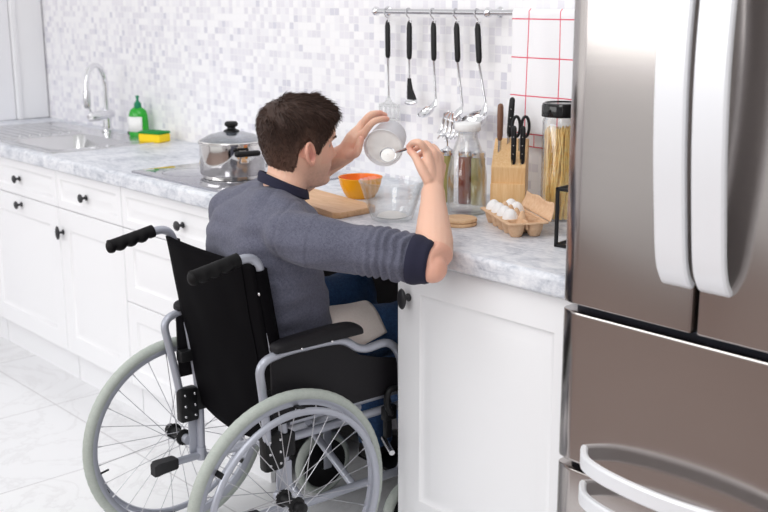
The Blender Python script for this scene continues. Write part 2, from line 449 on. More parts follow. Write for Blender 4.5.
# ------------------------------------------------------------------ sink
sk = thing('kitchen_sink', 'stainless steel inset sink with ribbed drainer at the far end of the worktop', 'sink', (-4.45, 2.06, ZC))
def rr(x0, x1, y0, y1, z, r, n=5):
    o = []
    for cx_, cy_, a0 in ((x1 - r, y1 - r, 0), (x0 + r, y1 - r, 90), (x0 + r, y0 + r, 180), (x1 - r, y0 + r, 270)):
        for k in range(n + 1):
            a = math.radians(a0 + 90 * k / n); o.append(V((cx_ + r * math.cos(a), cy_ + r * math.sin(a), z)))
    return o
BX0, BX1, BY0, BY1 = -4.45, -4.01, 1.865, 2.20
s = MB()
z = ZC
# flange with the bowl
s.loft([rr(-4.955, -3.935, 1.817, 2.315, z + .0005, .02), rr(-4.953, -3.937, 1.819, 2.313, z + .004, .02), rr(-4.94, -3.95, 1.832, 2.30, z + .0045, .02),
        rr(-4.93, -3.96, 1.842, 2.29, z + .0015, .02)], caps=False)
o_ = rr(-4.93, -3.96, 1.842, 2.29, z + .0015, .02, 5); i_ = rr(BX0, BX1, BY0, BY1, z + .001, .05, 5)
s.loft([o_, i_, rr(BX0 + .006, BX1 - .006, BY0 + .006, BY1 - .006, z - .006, .05), rr(BX0 + .02, BX1 - .02, BY0 + .02, BY1 - .02, z - .14, .05), rr(BX0 + .05, BX1 - .05, BY0 + .05, BY1 - .05, z - .16, .05)], caps=False)
bt = rr(BX0 + .05, BX1 - .05, BY0 + .05, BY1 - .05, z - .16, .05); s.add(bt, [tuple(range(len(bt)))])
obj('basin', s, M['sinksteel'], sk, smooth=45)
dr = MB()
for k in range(8):
    y = 1.90 + k * .046
    dr.tube([(-4.90, y, z + .0015), (-4.52, y, z + .0015)], .007, 8, sq=(.7, 1), rnd=True, up=(0, 0, 1))
obj('drainer_ribs', dr, M['sinksteel'], sk)
obj('drain', MB().lathe([(.0, z - .159), (.04, z - .159), (.04, z - .156), (.025, z - .156), (.02, z - .158), (0, z - .158)], (-4.23, 2.03, 0), 24), M['chrome'], sk)

# faucet: pedestal, horizontal mixer body, high gooseneck with spray head
FX, FY = -4.425, 2.31
fa = thing('kitchen_faucet', 'chrome high-arc kitchen faucet standing behind the sink', 'faucet', (FX, FY, ZC + .004))
obj('base', MB().lathe([(.026, .904), (.026, .912), (.019, .918), (.018, .965)], (FX, FY, 0), 24), M['chrome'], fa)
bd = frame((FX, FY, .978), (.5, -.87, 0))
obj('mixer_body', MB().lathe([(.004, -.035), (.020, -.033), (.022, -.02), (.022, .085), (.0195, .09), (.0195, .125), (.016, .13), (.002, .131)], n=24, m=bd), M['chrome'], fa)
hd = V((.5, -.87, 0)).normalized()
sp = [V((FX, FY, .99)), V((FX, FY, 1.10))]
for k in range(0, 13):
    a = PI * k / 12
    sp.append(V((FX, FY, 1.115)) + hd * (.072 * (1 - math.cos(a))) + V((0, 0, .080 * math.sin(a))))
sp.append(V((FX, FY, 1.085)) + hd * .146)
obj('spout', MB().tube(sp, .0115, 14), M['chrome'], fa)
obj('spray_head', MB().tube([sp[-1] + V((0, 0, .008)), sp[-1], sp[-1] + V((0, 0, -.06)), sp[-1] + V((0, 0, -.066))], [.012, .0155, .0145, .012], 16), M['satin'], fa)
obj('lever', MB().tube([V((FX, FY, .985)) + hd * .11, V((FX, FY, 1.02)) + hd * .135], [.005, .004], 8, rnd=True), M['chrome'], fa)

# ------------------------------------------------------------------ refrigerator
FRY = 1.70; FL, FR_ = -1.374, -.740; FM = (FL + FR_) / 2
fr = thing('refrigerator', 'tall brushed steel refrigerator with two upper doors above two drawers', 'refrigerator', (FM, 2.0, 0))
b = MB().box((FL + .006, FRY + .07, .03), (FR_ - .006, YW - .02, 1.86), .004)
obj('cabinet', b, mat('fridge_side', rgb(120, 118, 118), .4, .6), fr)
obj('toe_grille', MB().box((FL + .01, FRY + .05, 0), (FR_ - .01, FRY + .09, .06)), M['blk'], fr)
gk = MB().box((FL + .008, FRY + .055, .06), (FR_ - .008, FRY + .0745, 1.855))
obj('gasket', gk, M['dark'], fr)
def slab(x0, x1, z0, z1, fac_l=True, fac_r=True):
    # plan outline with a soft chamfer on the outer vertical edge
    o = []
    def edge(x, sgn, on):
        return [(x, .058), (x, .024), (x + sgn * .003, .0165), (x + sgn * .009, .0110), (x + sgn * .034, .0022), (x + sgn * .042, .0004), (x + sgn * .05, 0)] if on else [(x, .058), (x, .008), (x + sgn * .0024, .0022), (x + sgn * .008, 0)]
    l = edge(x0, 1, fac_l); r_ = edge(x1, -1, fac_r)[::-1]
    pl = l + r_
    cx_ = (x0 + x1) / 2
    rings = []
    for zz, ins in ((z0, .004), (z0 + .0012, .0012), (z0 + .004, 0), (z0 + .006, 0), (z0 + .012, 0), (z1 - .012, 0), (z1 - .006, 0), (z1 - .004, 0), (z1 - .0012, .0012), (z1, .004)):
        rings.append([V((x + (ins if x < cx_ else -ins) * .5, FRY + max(y, ins), zz)) for x, y in pl])
    return MB().loft(rings)
def bar_handle(pts, width, thick, up, parent):
    """flat bar swept along pts; width along up"""
    n = []
    m = MB(); P_ = spline(pts, 6); rings = []
    for i, p in enumerate(P_):
        t = (P_[min(i + 1, len(P_) - 1)] - P_[max(i - 1, 0)]).normalized(); u = V(up); w = t.cross(u).normalized()
        h, k = width / 2, thick / 2; e = .004
        rings.append([p + u * a + w * b_ for a, b_ in ((-h + e, -k), (h - e, -k), (h, -k + e), (h, k - e), (h - e, k), (-h + e, k), (-h, k - e), (-h, -k + e))])
    return obj('handle', m.loft(rings), M['handle'], parent, smooth=20)
ld = obj('door', slab(FL, FM - .0045, .874, 1.85, True, False), M['steel'], fr)
rd = obj('door', slab(FM + .0045, FR_, .874, 1.85, False, True), M['steel'], fr)
for par, x in ((ld, -1.094), (rd, -1.016)):
    pts = [(x, 1.701, .966), (x, 1.690, .975), (x, 1.674, 1.01), (x, 1.662, 1.09), (x, 1.648, 1.22), (x, 1.642, 1.36), (x, 1.648, 1.50), (x, 1.662, 1.63), (x, 1.674, 1.71), (x, 1.690, 1.745), (x, 1.701, 1.754)]
    bar_handle(pts, .065, .016, (1, 0, 0), par)
d1 = obj('drawer', slab(FL, FR_, .536, .858), M['steel'], fr)
d2 = obj('drawer', slab(FL, FR_, .065, .520), M['steel'], fr)
for par, z in ((d1, .566), (d2, .488)):
    xs = (FL + .082, FR_ - .082); pts = []
    for t, y in ((0, 1.701), (.035, 1.678), (.09, 1.655), (.2, 1.636), (.35, 1.624), (.5, 1.620), (.65, 1.624), (.8, 1.636), (.91, 1.655), (.965, 1.678), (1, 1.701)):
        pts.append((xs[0] + (xs[1] - xs[0]) * t, y, z))
    bar_handle(pts, .034, .015, (0, 0, 1), par)
# ================================================================== THINGS ON THE WORKTOP
Z0 = ZC + .0005
# washing-up liquid
so = thing('dish_soap_bottle', 'green washing-up liquid bottle with white label behind the sink', 'bottle', (-4.185, 2.330, Z0))
def ov(prof, c, n=28, sx=1, sy=1, m=None):
    return MB().lathe(prof, (0, 0, 0), n).xf((m or Matrix()) @ Matrix.Diagonal((sx, sy, 1, 1))).xf(T(*c))
mm = R(42, 'Z')
obj('bottle', ov([(.001, .0), (.040, .001), (.043, .006), (.044, .03), (.042, .07), (.040, .095), (.034, .112), (.020, .122), (.014, .125), (.001, .126)], (-4.185, 2.330, Z0), 32, 1, .62, mm), M['soap'], so)
lb = MB()
rg = []
for zz in (.022, .085):
    rg.append([V((.0447 * math.cos(a), .0447 * .62 * math.sin(a), zz)) for a in [math.radians(182 + 120 * k / 14) for k in range(15)]])
lb.add(rg[0] + rg[1], [(i, i + 1, 16 + i, 15 + i) for i in range(14)]); lb.xf(T(-4.185, 2.330, Z0) @ mm)
lo = obj('label', lb, M['paper'], so); md = lo.modifiers.new('s', 'SOLIDIFY'); md.thickness = .0008; md.offset = 0
obj('cap', MB().lathe([(.014, .120), (.016, .126), (.015, .142), (.010, .147), (.006, .15), (.0055, .163), (.0085, .166), (.0075, .173), (.001, .174)], (-4.185, 2.330, Z0), 20), M['teal'], so)
# sponge
sg = thing('sponge', 'yellow kitchen sponge with green scouring side beside the soap bottle', 'sponge', (-3.985, 2.288, Z0))
ms = T(-3.985, 2.288, Z0) @ R(20, 'Z')
obj('foam', MB().box((-.055, -.037, 0), (.055, .037, .034), .006, 3, m=ms), M['spongey'], sg)
obj('scour_pad', MB().box((-.055, -.037, .0345), (.055, .037, .044), .003, 2, m=ms), M['spongeg'], sg)
# plug
pg = thing('sink_plug', 'small black rubber sink plug lying by the back rim of the sink', 'plug', (-4.27, 2.345, Z0))
obj('stopper', MB().lathe([(.001, 0), (.020, .0), (.022, .005), (.018, .016), (.008, .018), (.001, .018)], (-4.27, 2.345, Z0), 20), M['rubber'], pg)
obj('pull_ring', MB().ring((-4.27, 2.345, Z0 + .024), (.4, 1, 0), .008, .0016, 16, 6), M['chrome'], pg)

# cooktop
ck = thing('cooktop', 'black glass cooktop set flush in the worktop under the steel pot', 'cooktop', (-3.03, 2.055, ZC))
obj('glass_plate', MB().loft([rr(-3.325, -2.735, 1.81, 2.315, ZC + .0003, .008), rr(-3.325, -2.735, 1.81, 2.315, ZC + .0045, .008), rr(-3.323, -2.737, 1.812, 2.313, ZC + .006, .008)]), M['hob'], ck)
for x, y, r in ((-3.16, 1.94, .09), (-3.16, 2.17, .075), (-2.90, 1.94, .075)):
    obj('zone_ring', MB().ring((x, y, ZC + .0062), (0, 0, 1), r, .0012, 48, 4, sq=(.15, 1)), mat('zone_print', rgb(90, 90, 95), .4), ck)

# steel pot with glass lid
PX, PY, PZ = -2.974, 1.990, ZC + .0065
pt = thing('cooking_pot', 'stainless steel cooking pot with glass lid on the black cooktop', 'pot', (PX, PY, PZ))
R_ = .106
obj('body', MB().lathe([(.001, .0), (.092, .0), (.096, .002), (.096, .012), (R_ - .003, .014), (R_, .018), (R_, .112), (R_ + .003, .114), (R_ + .003, .117), (R_ - .003, .116), (R_ - .003, .02), (.001, .018)], (PX, PY, PZ), 64), M['potsteel'], pt)
ld_ = obj('lid', MB().lathe([(R_ - .004, .119), (R_ - .010, .126), (.076, .138), (.045, .146), (.014, .150), (.001, .1505), (.001, .1475), (.014, .147), (.045, .143), (.075, .135), (R_ - .012, .123), (R_ - .007, .1185)], (PX, PY, PZ), 64), M['glasslid'], pt)
obj('rim', MB().ring((PX, PY, PZ + .1195), (0, 0, 1), R_, .0034, 64, 8), M['potsteel'], ld_)
obj('knob', MB().lathe([(.001, .149), (.026, .149), (.025, .153), (.014, .158), (.013, .163), (.021, .168), (.022, .175), (.017, .181), (.001, .183)], (PX, PY, PZ), 28), M['blk'], ld_)
for a in (-14, 166):
    fm = T(PX, PY, PZ) @ R(a, 'Z')
    arm = MB()
    arm.box((R_ - .001, -.014, .056), (R_ + .010, .014, .098), .002, m=fm)
    for sg_ in (-1, 1): arm.tube([fm @ V((R_ + .006, sg_ * .010, .086)), fm @ V((R_ + .034, sg_ * .010, .092))], .004, 8)
    hh = obj('side_handle', arm, M['potsteel'], pt)
    obj('grip', MB().tube([fm @ V((R_ + .034, y, .093)) for y in (-.034, -.018, .018, .034)], .0095, 12, sq=(1, 1.15), rnd=True), M['blk'], hh)

# cutting board
cb = MB()
bo = [(-2.70, 2.035), (-2.665, 1.885), (-2.500, 1.845), (-2.235, 1.820), (-2.220, 1.835), (-2.232, 1.960), (-2.250, 1.972), (-2.50, 2.02)]
bo = [(-2.715, 2.03), (-2.70, 1.90), (-2.22, 1.818), (-2.228, 1.963)]
bo = fillet([bo[3]] + [bo[0], bo[1], bo[2], bo[3]] + [bo[0]], .015, 4)[1:-1]
c_ = V((-2.46, 1.93, 0))
def bring(s_, z): return [V(((p[0] - c_.x) * s_ + c_.x, (p[1] - c_.y) * s_ + c_.y, z)) for p in [(-2.70, 2.03), (-2.715, 2.015), (-2.705, 1.905), (-2.69, 1.89), (-2.24, 1.812), (-2.222, 1.825), (-2.228, 1.952), (-2.243, 1.967)]]
cb.loft([bring(.99, Z0), bring(1, Z0 + .003), bring(1, Z0 + .013), bring(.99, Z0 + .016)])
tag(obj('cutting_board', cb, M['board']), 'pale beech cutting board lying between the man and the bowls', 'cutting board')

# orange bowl: yellow outside, orange inside
OX, OY = -2.436, 2.078
ob = thing('mixing_bowl', 'small ceramic bowl, yellow outside and orange inside, behind the cutting board', 'bowl', (OX, OY, Z0))
ko = .062
obj('outer_wall', MB().lathe([(.001, .0), (.040, 0), (.043, .003), (.052, .018), (.060, .038), (.0645, .058), (.066, .060), (.0655, .0615), (.0635, .0605)], (OX, OY, Z0), 56, cap=False), M['yellow'], ob)
obj('inner_glaze', MB().lathe([(.0636, .0606), (.060, .050), (.054, .03), (.044, .013), (.03, .007), (.001, .006)], (OX, OY, Z0), 56, cap=False), M['orange'], ob)

# glass mixing bowl with a little flour
GX, GY = -2.128, 1.925
gb = MB().lathe([(.001, .0), (.050, 0), (.054, .002), (.057, .008), (.066, .036), (.077, .070), (.086, .100), (.0885, .1015), (.0885, .1045), (.0855, .105), (.0825, .100), (.0735, .070), (.063, .038), (.053, .012), (.046, .008), (.001, .0075)], (GX, GY, Z0), 72)
tag(obj('glass_mixing_bowl', gb, M['glass'], smooth=60), 'clear glass mixing bowl under the tilted cup of flour', 'bowl')
fl = MB().lathe([(.001, .009), (.040, .009), (.036, .013), (.022, .018), (.008, .021), (.001, .0215)], (GX, GY, Z0), 32)
for i, v in enumerate(fl.v): fl.v[i] = v + V((0, 0, .003 * noise.noise(v * 70))) if v.z > Z0 + .0095 else v
tag(obj('flour', fl, M['flour']), 'little heap of white flour at the bottom of the glass bowl', 'flour', kind='stuff')

# coasters (stack of two round wooden lids)
for k, (lb_, x, y) in enumerate((('round wooden jar lid lying on the worktop, lower one of the two', -1.955, 2.005), ('round wooden jar lid stacked on another beside the glass bottle', -1.957, 2.008))):
    z = Z0 + k * .0095
    tag(obj('wooden_lid', MB().lathe([(.001, 0), (.044, 0), (.0455, .0015), (.0455, .0065), (.044, .0085), (.001, .0085)], (x, y, z), 48), M['coaster']), lb_, 'lid', 'round wooden lids')

# glass bottle with white stopper
BX, BY = -2.055, 2.135
gl = thing('glass_bottle', 'tall clear glass bottle with white cap under the ladle', 'bottle', (BX, BY, Z0))
obj('flask', MB().lathe([(.001, .0), (.050, 0), (.054, .004), (.054, .10), (.051, .125), (.041, .168), (.033, .192), (.0275, .207), (.0265, .218), (.030, .220), (.030, .226), (.0245, .227), (.024, .208), (.030, .190), (.038, .166), (.048, .124), (.051, .10), (.051, .010), (.046, .007), (.001, .006)], (BX, BY, Z0), 56), M['glass'], gl, smooth=60)
obj('stopper', MB().lathe([(.001, .226), (.034, .226), (.036, .229), (.036, .243), (.033, .247), (.001, .248)], (BX, BY, Z0), 36), M['paper'], gl)

# two cruets with chrome hooks behind the glass bottle
def cruet(x, y, liquid, label, hook):
    t = thing('oil_cruet', label, 'cruet', (x, y, Z0), 'cruets behind the glass bottle')
    obj('flask', MB().lathe([(.001, 0), (.019, 0), (.020, .002), (.020, .130), (.017, .137), (.001, .138)], (x, y, Z0), 28), M[liquid], t)
    obj('cap', MB().lathe([(.020, .136), (.021, .138), (.021, .150), (.008, .156), (.005, .160), (.001, .161)], (x, y, Z0), 28), M['chrome'], t)
    if hook: obj('hook', MB().tube(spline([(x, y, Z0 + .155), (x, y, Z0 + .178), (x - .006, y - .006, Z0 + .192), (x - .016, y - .012, Z0 + .192), (x - .022, y - .018, Z0 + .182)], 5), .0022, 8), M['chrome'], t)
cruet(-2.212, 2.215, 'oil', 'slim olive-oil cruet with a chrome hook behind the raised forearm', True)
cruet(-2.158, 2.235, 'vinegar', 'slim cruet of brown vinegar seen through the glass bottle', False)
cruet(-2.118, 2.245, 'oil', 'slim olive-oil cruet without hook seen through the glass bottle', False)

# ------------------------------------------------------------------ knife block and what stands in it
kb = frame((-2.003, 2.250, Z0), (0, 0, 1), (.80, .60, 0))
blk = MB()
prof = [(-.045, 0), (.065, 0), (.065, .192), (.052, .192), (-.045, .128)]      # y (front is minus), z
blk.loft([[kb @ V((x, a, b_)) for a, b_ in prof] for x in (-.047, .047)])
kbo = thing('knife_block', 'light wooden knife block standing by the tiled wall', 'knife block', (-2.003, 2.250, Z0))
obj('block', blk, M['block'], kbo, smooth=0, bev=.003)
obj('front_board', MB().box((-.0475, -.054, 0), (.0475, -.0455, .082), .002, m=kb), M['block'], kbo)
slope = (V((0, .097, .064))).normalized(); nrm = V((0, -.064, .097)).normalized()
up_k = V((.0, .10, .99)).normalized()
def seat(x, t): return kb @ V((x, -.045 + .097 * t, .128 + .064 * t))
def handle(name, x, t, ln, r, mt, label, cat, grp, tip=0.0, hole=False, sq=(1, .62), tilt=0):
    a = seat(x, t); u = (kb.to_3x3() @ V((tilt, .04, 1))).normalized()
    th = thing(name, label, cat, a, grp)
    obj('blade', MB().tube([a - u * .06, a + u * (tip + .012)], .007, 8, sq=(.16, 1), up=(1, 0, 0)), M['satin'], th)
    s_ = a + u * (tip + .004)
    h = MB().tube([s_, s_ + u * ln * .1, s_ + u * ln * .4, s_ + u * ln * .75, s_ + u * ln], [r * .8, r * .95, r, r * 1.05, r * .95], 14, sq=sq, up=(1, 0, 0), rnd=True)
    ho = obj('handle', h, mt, th)
    if cat == 'knife' and mt is M['blk']:
        for q in (.25, .5, .75): obj('rivet', MB().ball(s_ + u * ln * q + kb.to_3x3() @ V((0, -r * .60, 0)), .0018, 8, 6), M['satin'], ho)
    return th
kg = 'knives in the wooden block'
handle('sharpening_steel', -.030, .55, .088, .0085, M['brownwood'], 'sharpening steel with a slim brown wooden handle in the knife block', 'sharpening steel', kg, .030, sq=(1, 1))
handle('kitchen_knife', -.008, .85, .095, .0095, M['blk'], 'tallest black-handled kitchen knife at the back of the knife block', 'knife', kg, .018, tilt=.06)
handle('kitchen_knife', .012, .10, .092, .0085, M['blk'], 'short black-handled knife in front of the scissors, nearer to the brown handle', 'knife', kg, .0)
handle('kitchen_knife', .036, .12, .090, .0085, M['blk'], 'short black-handled knife in front of the scissors, nearer to the pasta jar', 'knife', kg, .0)
sc_a = seat(.026, .62); su = (kb.to_3x3() @ V((0, .03, 1))).normalized(); kx = kb.to_3x3() @ V((1, 0, 0))
sc_ = thing('kitchen_scissors', 'black-handled scissors with two finger loops among the knives', 'scissors', sc_a, kg)
obj('blades', MB().tube([sc_a - su * .05, sc_a + su * .03], .008, 8, sq=(.3, 1), up=(1, 0, 0)), M['satin'], sc_)
for sg_ in (-1, 1):
    lp = []
    for k in range(20):
        a = 2 * PI * k / 20; lp.append(sc_a + su * (.062 + .028 * math.cos(a)) + kx * (sg_ * .0125 + .0105 * math.sin(a)))
    obj('finger_loop', MB().tube(lp, .0042, 8, closed=True), M['blk'], sc_)

# ------------------------------------------------------------------ pasta jar
JX, JY = -1.830, 2.255
pj = thing('pasta_jar', 'tall glass storage jar with black lid holding spaghetti', 'jar', (JX, JY, Z0))
obj('jar_glass', MB().lathe([(.001, 0), (.047, 0), (.050, .003), (.050, .262), (.046, .270), (.046, .275), (.043, .275), (.0435, .268), (.0475, .260), (.0475, .006), (.044, .004), (.001, .004)], (JX, JY, Z0), 56), M['glass'], pj, smooth=60)
obj('lid', MB().lathe([(.001, .275), (.049, .275), (.053, .273), (.0535, .276), (.0535, .300), (.051, .307), (.046, .309), (.044, .3065), (.001, .3065)], (JX, JY, Z0), 56), M['blackgloss'], pj)
sg2 = MB(); rnd = random.Random(3)
for i in range(230):
    a = rnd.random() * 2 * PI; q = math.sqrt(rnd.random()) * .0415; L = .225 + rnd.random() * .02
    p = V((JX + q * math.cos(a), JY + q * math.sin(a), Z0 + .005))
    a2 = a + rnd.gauss(.5, .55); q2 = min(.0425, max(0.0, q + rnd.gauss(.0, .01)))
    p2 = V((JX + q2 * math.cos(a2), JY + q2 * math.sin(a2), Z0 + L))
    sg2.tube([p, p2], .0017, 5)
tag(obj('spaghetti', sg2, M['spag']), 'bundle of dry spaghetti standing inside the glass storage jar', 'pasta', kind='stuff')

# ------------------------------------------------------------------ black wire stand
ws = thing('metal_stand', 'black square-bar metal cube stand beside the refrigerator', 'stand', (-1.555, 2.05, Z0))
wm = frame((-1.620, 1.99, Z0), (0, 0, 1), (1, .12, 0))
s_, b2 = .135, .0038
H_ = .142
bars = MB()
ps = [V((0, 0, 0)), V((s_, 0, 0)), V((s_, s_ * .75, 0)), V((0, s_ * .75, 0))]
for i in range(4):
    a, c2 = ps[i], ps[(i + 1) % 4]
    nm = ('rail',)
    for zz in (0, H_ - 2 * b2):
        lo = V((min(a.x, c2.x) - b2, min(a.y, c2.y) - b2, zz)); hi = V((max(a.x, c2.x) + b2, max(a.y, c2.y) + b2, zz + 2 * b2))
        obj('rail', MB().box(lo, hi, .0008, 1, m=wm), M['blk'], ws)
    obj('post', MB().box(V((a.x - b2, a.y - b2, .0005)), V((a.x + b2, a.y + b2, H_ - .0005)), .0008, 1, m=wm), M['blk'], ws)

# ------------------------------------------------------------------ egg carton and eggs
em = frame((-1.948, 2.084, Z0), (0, 0, 1), (.205, -.115, 0))     # x along the carton, y across it
EL, EW = .224, .095
ec = thing('egg_carton', 'open moulded pulp egg carton partly filled on the worktop', 'egg carton', em @ V((EL / 2, EW / 2, 0)))
cw = EL / 5; ch = EW / 2
tray = MB()
for i in range(5):
    for j in range(2):
        cx_, cy_ = cw * (i + .5), ch * (j + .5)
        tray.lathe([(.0135, 0), (.0145, .001), (.0200, .016), (.0232, .034), (.0236, .036), (.0222, .036), (.0217, .034), (.0184, .017), (.0130, .004), (.001, .0035)], (0, 0, 0), 16, m=em @ T(cx_, cy_, 0) , cap=False)
        tray.add([em @ V((cx_ + .0135 * math.cos(2 * PI * k / 16), cy_ + .0135 * math.sin(2 * PI * k / 16), 0)) for k in range(16)], [tuple(range(16))])
e0, e1 = -.003, .007
orn = [rr(e0 - .004, EL - e0 + .004, e0 - .004, EW - e0 + .004, zz, .014, 4) for zz in (.0335, .0365)]
irn = [rr(e0 + .006, EL - e0 - .006, e0 + .006, EW - e0 - .006, zz, .014, 4) for zz in (.0365, .0335)]
tray.loft([[em @ p for p in q] for q in orn + irn], closed=True)
for i in range(1, 5):
    tray.lathe([(.016, .028), (.012, .040), (.006, .054), (.003, .058), (.001, .0585)], (0, 0, 0), 10, m=em @ T(cw * i, ch, 0))
    for j in (0, 1): tray.box((cw * i - .002, ch * j + .006, .018), (cw * i + .002, ch * (j + 1) - .006, .034 + .004), .001, 1, m=em)
for i in range(5): tray.box((cw * i + .006, ch - .002, .018), (cw * (i + 1) - .006, ch + .002, .040), .001, 1, m=em)
obj('tray', tray, M['pulp'], ec, smooth=50)
lid = MB(); lm = em @ T(0, EW + .004, .036) @ R(4, 'X')
def lidf(u, v):
    b_ = .006 * math.sin(u * PI * 5) ** 2 * (1 - abs(2 * v - 1))
    x = EL * u; z_ = v * .040 - .0025 * math.sin(u * 11) * v
    y_ = .006 + .018 * math.sin(v * PI * .5) + b_ * .5
    return lm @ V((x * (1 - .13 * v) + EL * .04 * v, y_, z_))
lid.grid(lidf, 40, 8)
lo = obj('lid', lid, M['pulp'], ec, smooth=60); md = lo.modifiers.new('s', 'SOLIDIFY'); md.thickness = .003; md.offset = 0
eggprof = []
for k in range(13):
    t = PI * k / 12; zz = -math.cos(t); eggprof.append((.0213 * math.sin(t) * (1 - .13 * zz), .028 * zz))
egg0 = MB().lathe(eggprof, (0, 0, 0), 24)
spots = [((0, 0), 'end of the front row, farthest from the refrigerator'), ((1, 0), 'second in the front row from the coaster end'), ((2, 0), 'third in the front row from the coaster end'), ((3, 0), 'front row, nearest to the empty cup'), ((0, 1), 'back row, at the end by the knife block'), ((1, 1), 'back row, nearer to the raised lid')]
eo = None
for (i, j), w in spots:
    p = em @ V((cw * (i + .5), ch * (j + .5), .0035 + .0255 + .004))
    if eo is None:
        eo = obj('egg', MB().merge(egg0).xf(T(*p)), M['egg'], origin=p, smooth=180); o = eo
    else:
        o = eo.copy(); COL.objects.link(o); o.location = p
    tag(o, 'white egg in the carton, ' + w, 'egg', 'white eggs in the pulp carton')

# ================================================================== ON THE WALL
RY, RZ = 2.343, 1.434
rl = thing('utensil_rail', 'steel utensil rail fixed along the tiled wall', 'rail', (-2.25, RY, RZ - .02))
obj('bar', MB().tube([(-2.672, RY, RZ), (-1.82, RY, RZ)], .0078, 16), M['satin'], rl)
for x in (-2.662, -2.180, -1.835):
    br = MB().tube([(x, YW - .001, RZ), (x, YW - .006, RZ), (x, RY, RZ)], [.016, .010, .0075], 16)
    br.ball((x, RY - .001, RZ), (.0145, .0145, .0145), 16, 10)
    obj('bracket', br, M['chrome'], rl)
rnd = random.Random(5)
UX = [-2.612, -2.512, -2.406, -2.309, -2.224]
UY_ = RY - .004
def s_hook(x):
    a = []
    for k in range(11):
        t = math.radians(-40 + 215 * k / 10); a.append(V((x - .002, RY + .0103 * math.cos(t), RZ + .0103 * math.sin(t))))
    a += [V((x + .001, RY - .0105, RZ - .010)), V((x + .006, RY - .004, RZ - .020))]
    for k in range(7):
        t = math.radians(180 + 170 * k / 6); a.append(V((x + .007, RY - .000 + .0055 * math.cos(t), RZ - .026 + .0055 * math.sin(t))))
    return MB().tube(a, .0016, 7)
names = ['the slotted spatula', 'the peeler', 'the serving spoon', 'the pasta server', 'the big ladle']
h0 = None
for x, nm in zip(UX, names):
    if h0 is None: h0 = obj('rail_hook', s_hook(x), M['satin'], origin=(x, RY, RZ - .03)); o = h0
    else: o = h0.copy(); COL.objects.link(o); o.location = (x, RY, RZ - .03)
    tag(o, 'small steel hook on the rail that carries ' + nm, 'hook', 'hooks on the utensil rail')
def utensil(name, x, label, tiltx=0.0, sh_end=1.16):
    t = thing(name, label, 'utensil', (x, UY_, sh_end), 'cooking utensils hanging from the rail')
    y = UY_ + .004
    top = V((x + .003, y, 1.398)); bot = V((x + .003 + tiltx * .045, y, 1.298))
    h = MB().tube([top, top + V((0, 0, -.01)), (top + bot) / 2, bot + V((0, 0, .01)), bot], [.0082, .0104, .0106, .0104, .0096], 14, sq=(1, .6), up=(1, 0, 0), rnd=True)
    ho = obj('handle', h, M['blk'], t)
    obj('hanging_eye', MB().ring(top + V((.001, -.001, .004)), (0, 1, .0), .0055, .0014, 16, 6), M['satin'], ho)
    e = V((x + .003 + tiltx * .24, y, sh_end))
    obj('shaft', MB().tube([bot, bot + V((0, 0, -.004)), (bot + e) / 2, e], [.005, .0036, .0032, .0034], 10), M['satin'], t)
    return t, e
def blade(outline, thick, bend, m4, holes=()):
    """flat plate from an outline symmetric in x: (z, left, right), curved by bend"""
    m = MB(); rings = []
    for zz, l, r_ in outline:
        rings.append([m4 @ V((x, bend(zz, x) + dy, zz)) for dy in (-thick / 2, thick / 2) for x in ([l + (r_ - l) * k / 8 for k in range(9)] if dy < 0 else [r_ - (r_ - l) * k / 8 for k in range(9)])])
    return m.loft(rings)
# 1 slotted spatula
t, e = utensil('spatula', UX[0], 'steel slotted spatula with black handle, first on the rail from the sink side', .02, 1.166)
sm = T(*e) @ R(28, 'Z')
obj('neck', blade([(.004, -.004, .004), (-.012, -.012, .012), (-.022, -.030, .030)], .0016, lambda z, x: 0, sm), M['satin'], t)
sp_ = MB()
for a, b_ in ((-.034, -.021), (-.0155, -.0065), (-.001, .008), (.0135, .0225), (.028, .036)):
    sp_.box((a, -.0008, -.066), (b_, .0008, -.028), m=sm)
sp_.box((-.034, -.0008, -.030), (.036, .0008, -.020), m=sm).box((-.034, -.0008, -.074), (.036, .0008, -.064), m=sm)
obj('slotted_blade', sp_, M['satin'], t, smooth=0)
# 2 peeler
t, e = utensil('peeler', UX[1], 'steel peeler with a black wedge and short blade, second utensil on the rail', .0, 1.228)
obj('wedge', MB().loft([[V((e.x + a, e.y + b_, z_)) for a, b_ in ((-w, -.004), (w2, -.004), (w2, .004), (-w, .004))] for z_, w, w2 in ((1.232, .004, .004), (1.20, .006, .012), (1.168, .006, .030))]), M['blk'], t, smooth=0)
ym = frame((e.x + .012, e.y - .004, 1.160), (0, -.5, .85), (1, 0, 0))
obj('blade_head', MB().ball((0, 0, 0), (.028, .014, .009), 24, 10, m=ym), M['chrome'], t)
# 3 serving spoon and 5 ladle: deep cups
def cup(c, ax, r, depth, name, t, x=None, sy=1.0, n=32):
    fm = frame(c, ax, x)
    pr = []
    for k in range(9):
        a = PI / 2 * k / 8; pr.append((r * math.sin(a), -depth * math.cos(a)))
    pr.append((r * 1.03, .0012))
    for k in range(9):
        a = PI / 2 * (8 - k) / 8; pr.append(((r - .0016) * math.sin(a), -(depth - .0016) * math.cos(a)))
    return obj(name, MB().lathe(pr, (0, 0, 0), n, m=fm @ Matrix.Diagonal((1, sy, 1, 1))), M['chrome'], t)
t, e = utensil('serving_spoon', UX[2], 'steel serving spoon with a shallow cup, middle utensil on the rail', .05, 1.176)
obj('neck', MB().tube([e, e + V((.0, -.006, -.018)), e + V((-.010, -.014, -.030))], [.0034, .012, .006], 12, sq=(1, .4), up=(1, 0, 0), rnd=True), M['chrome'], t)
cup(e + V((-.022, -.020, -.036)), (-.25, -.62, .75), .034, .016, 'spoon_cup', t, (1, 0, 0), .8)
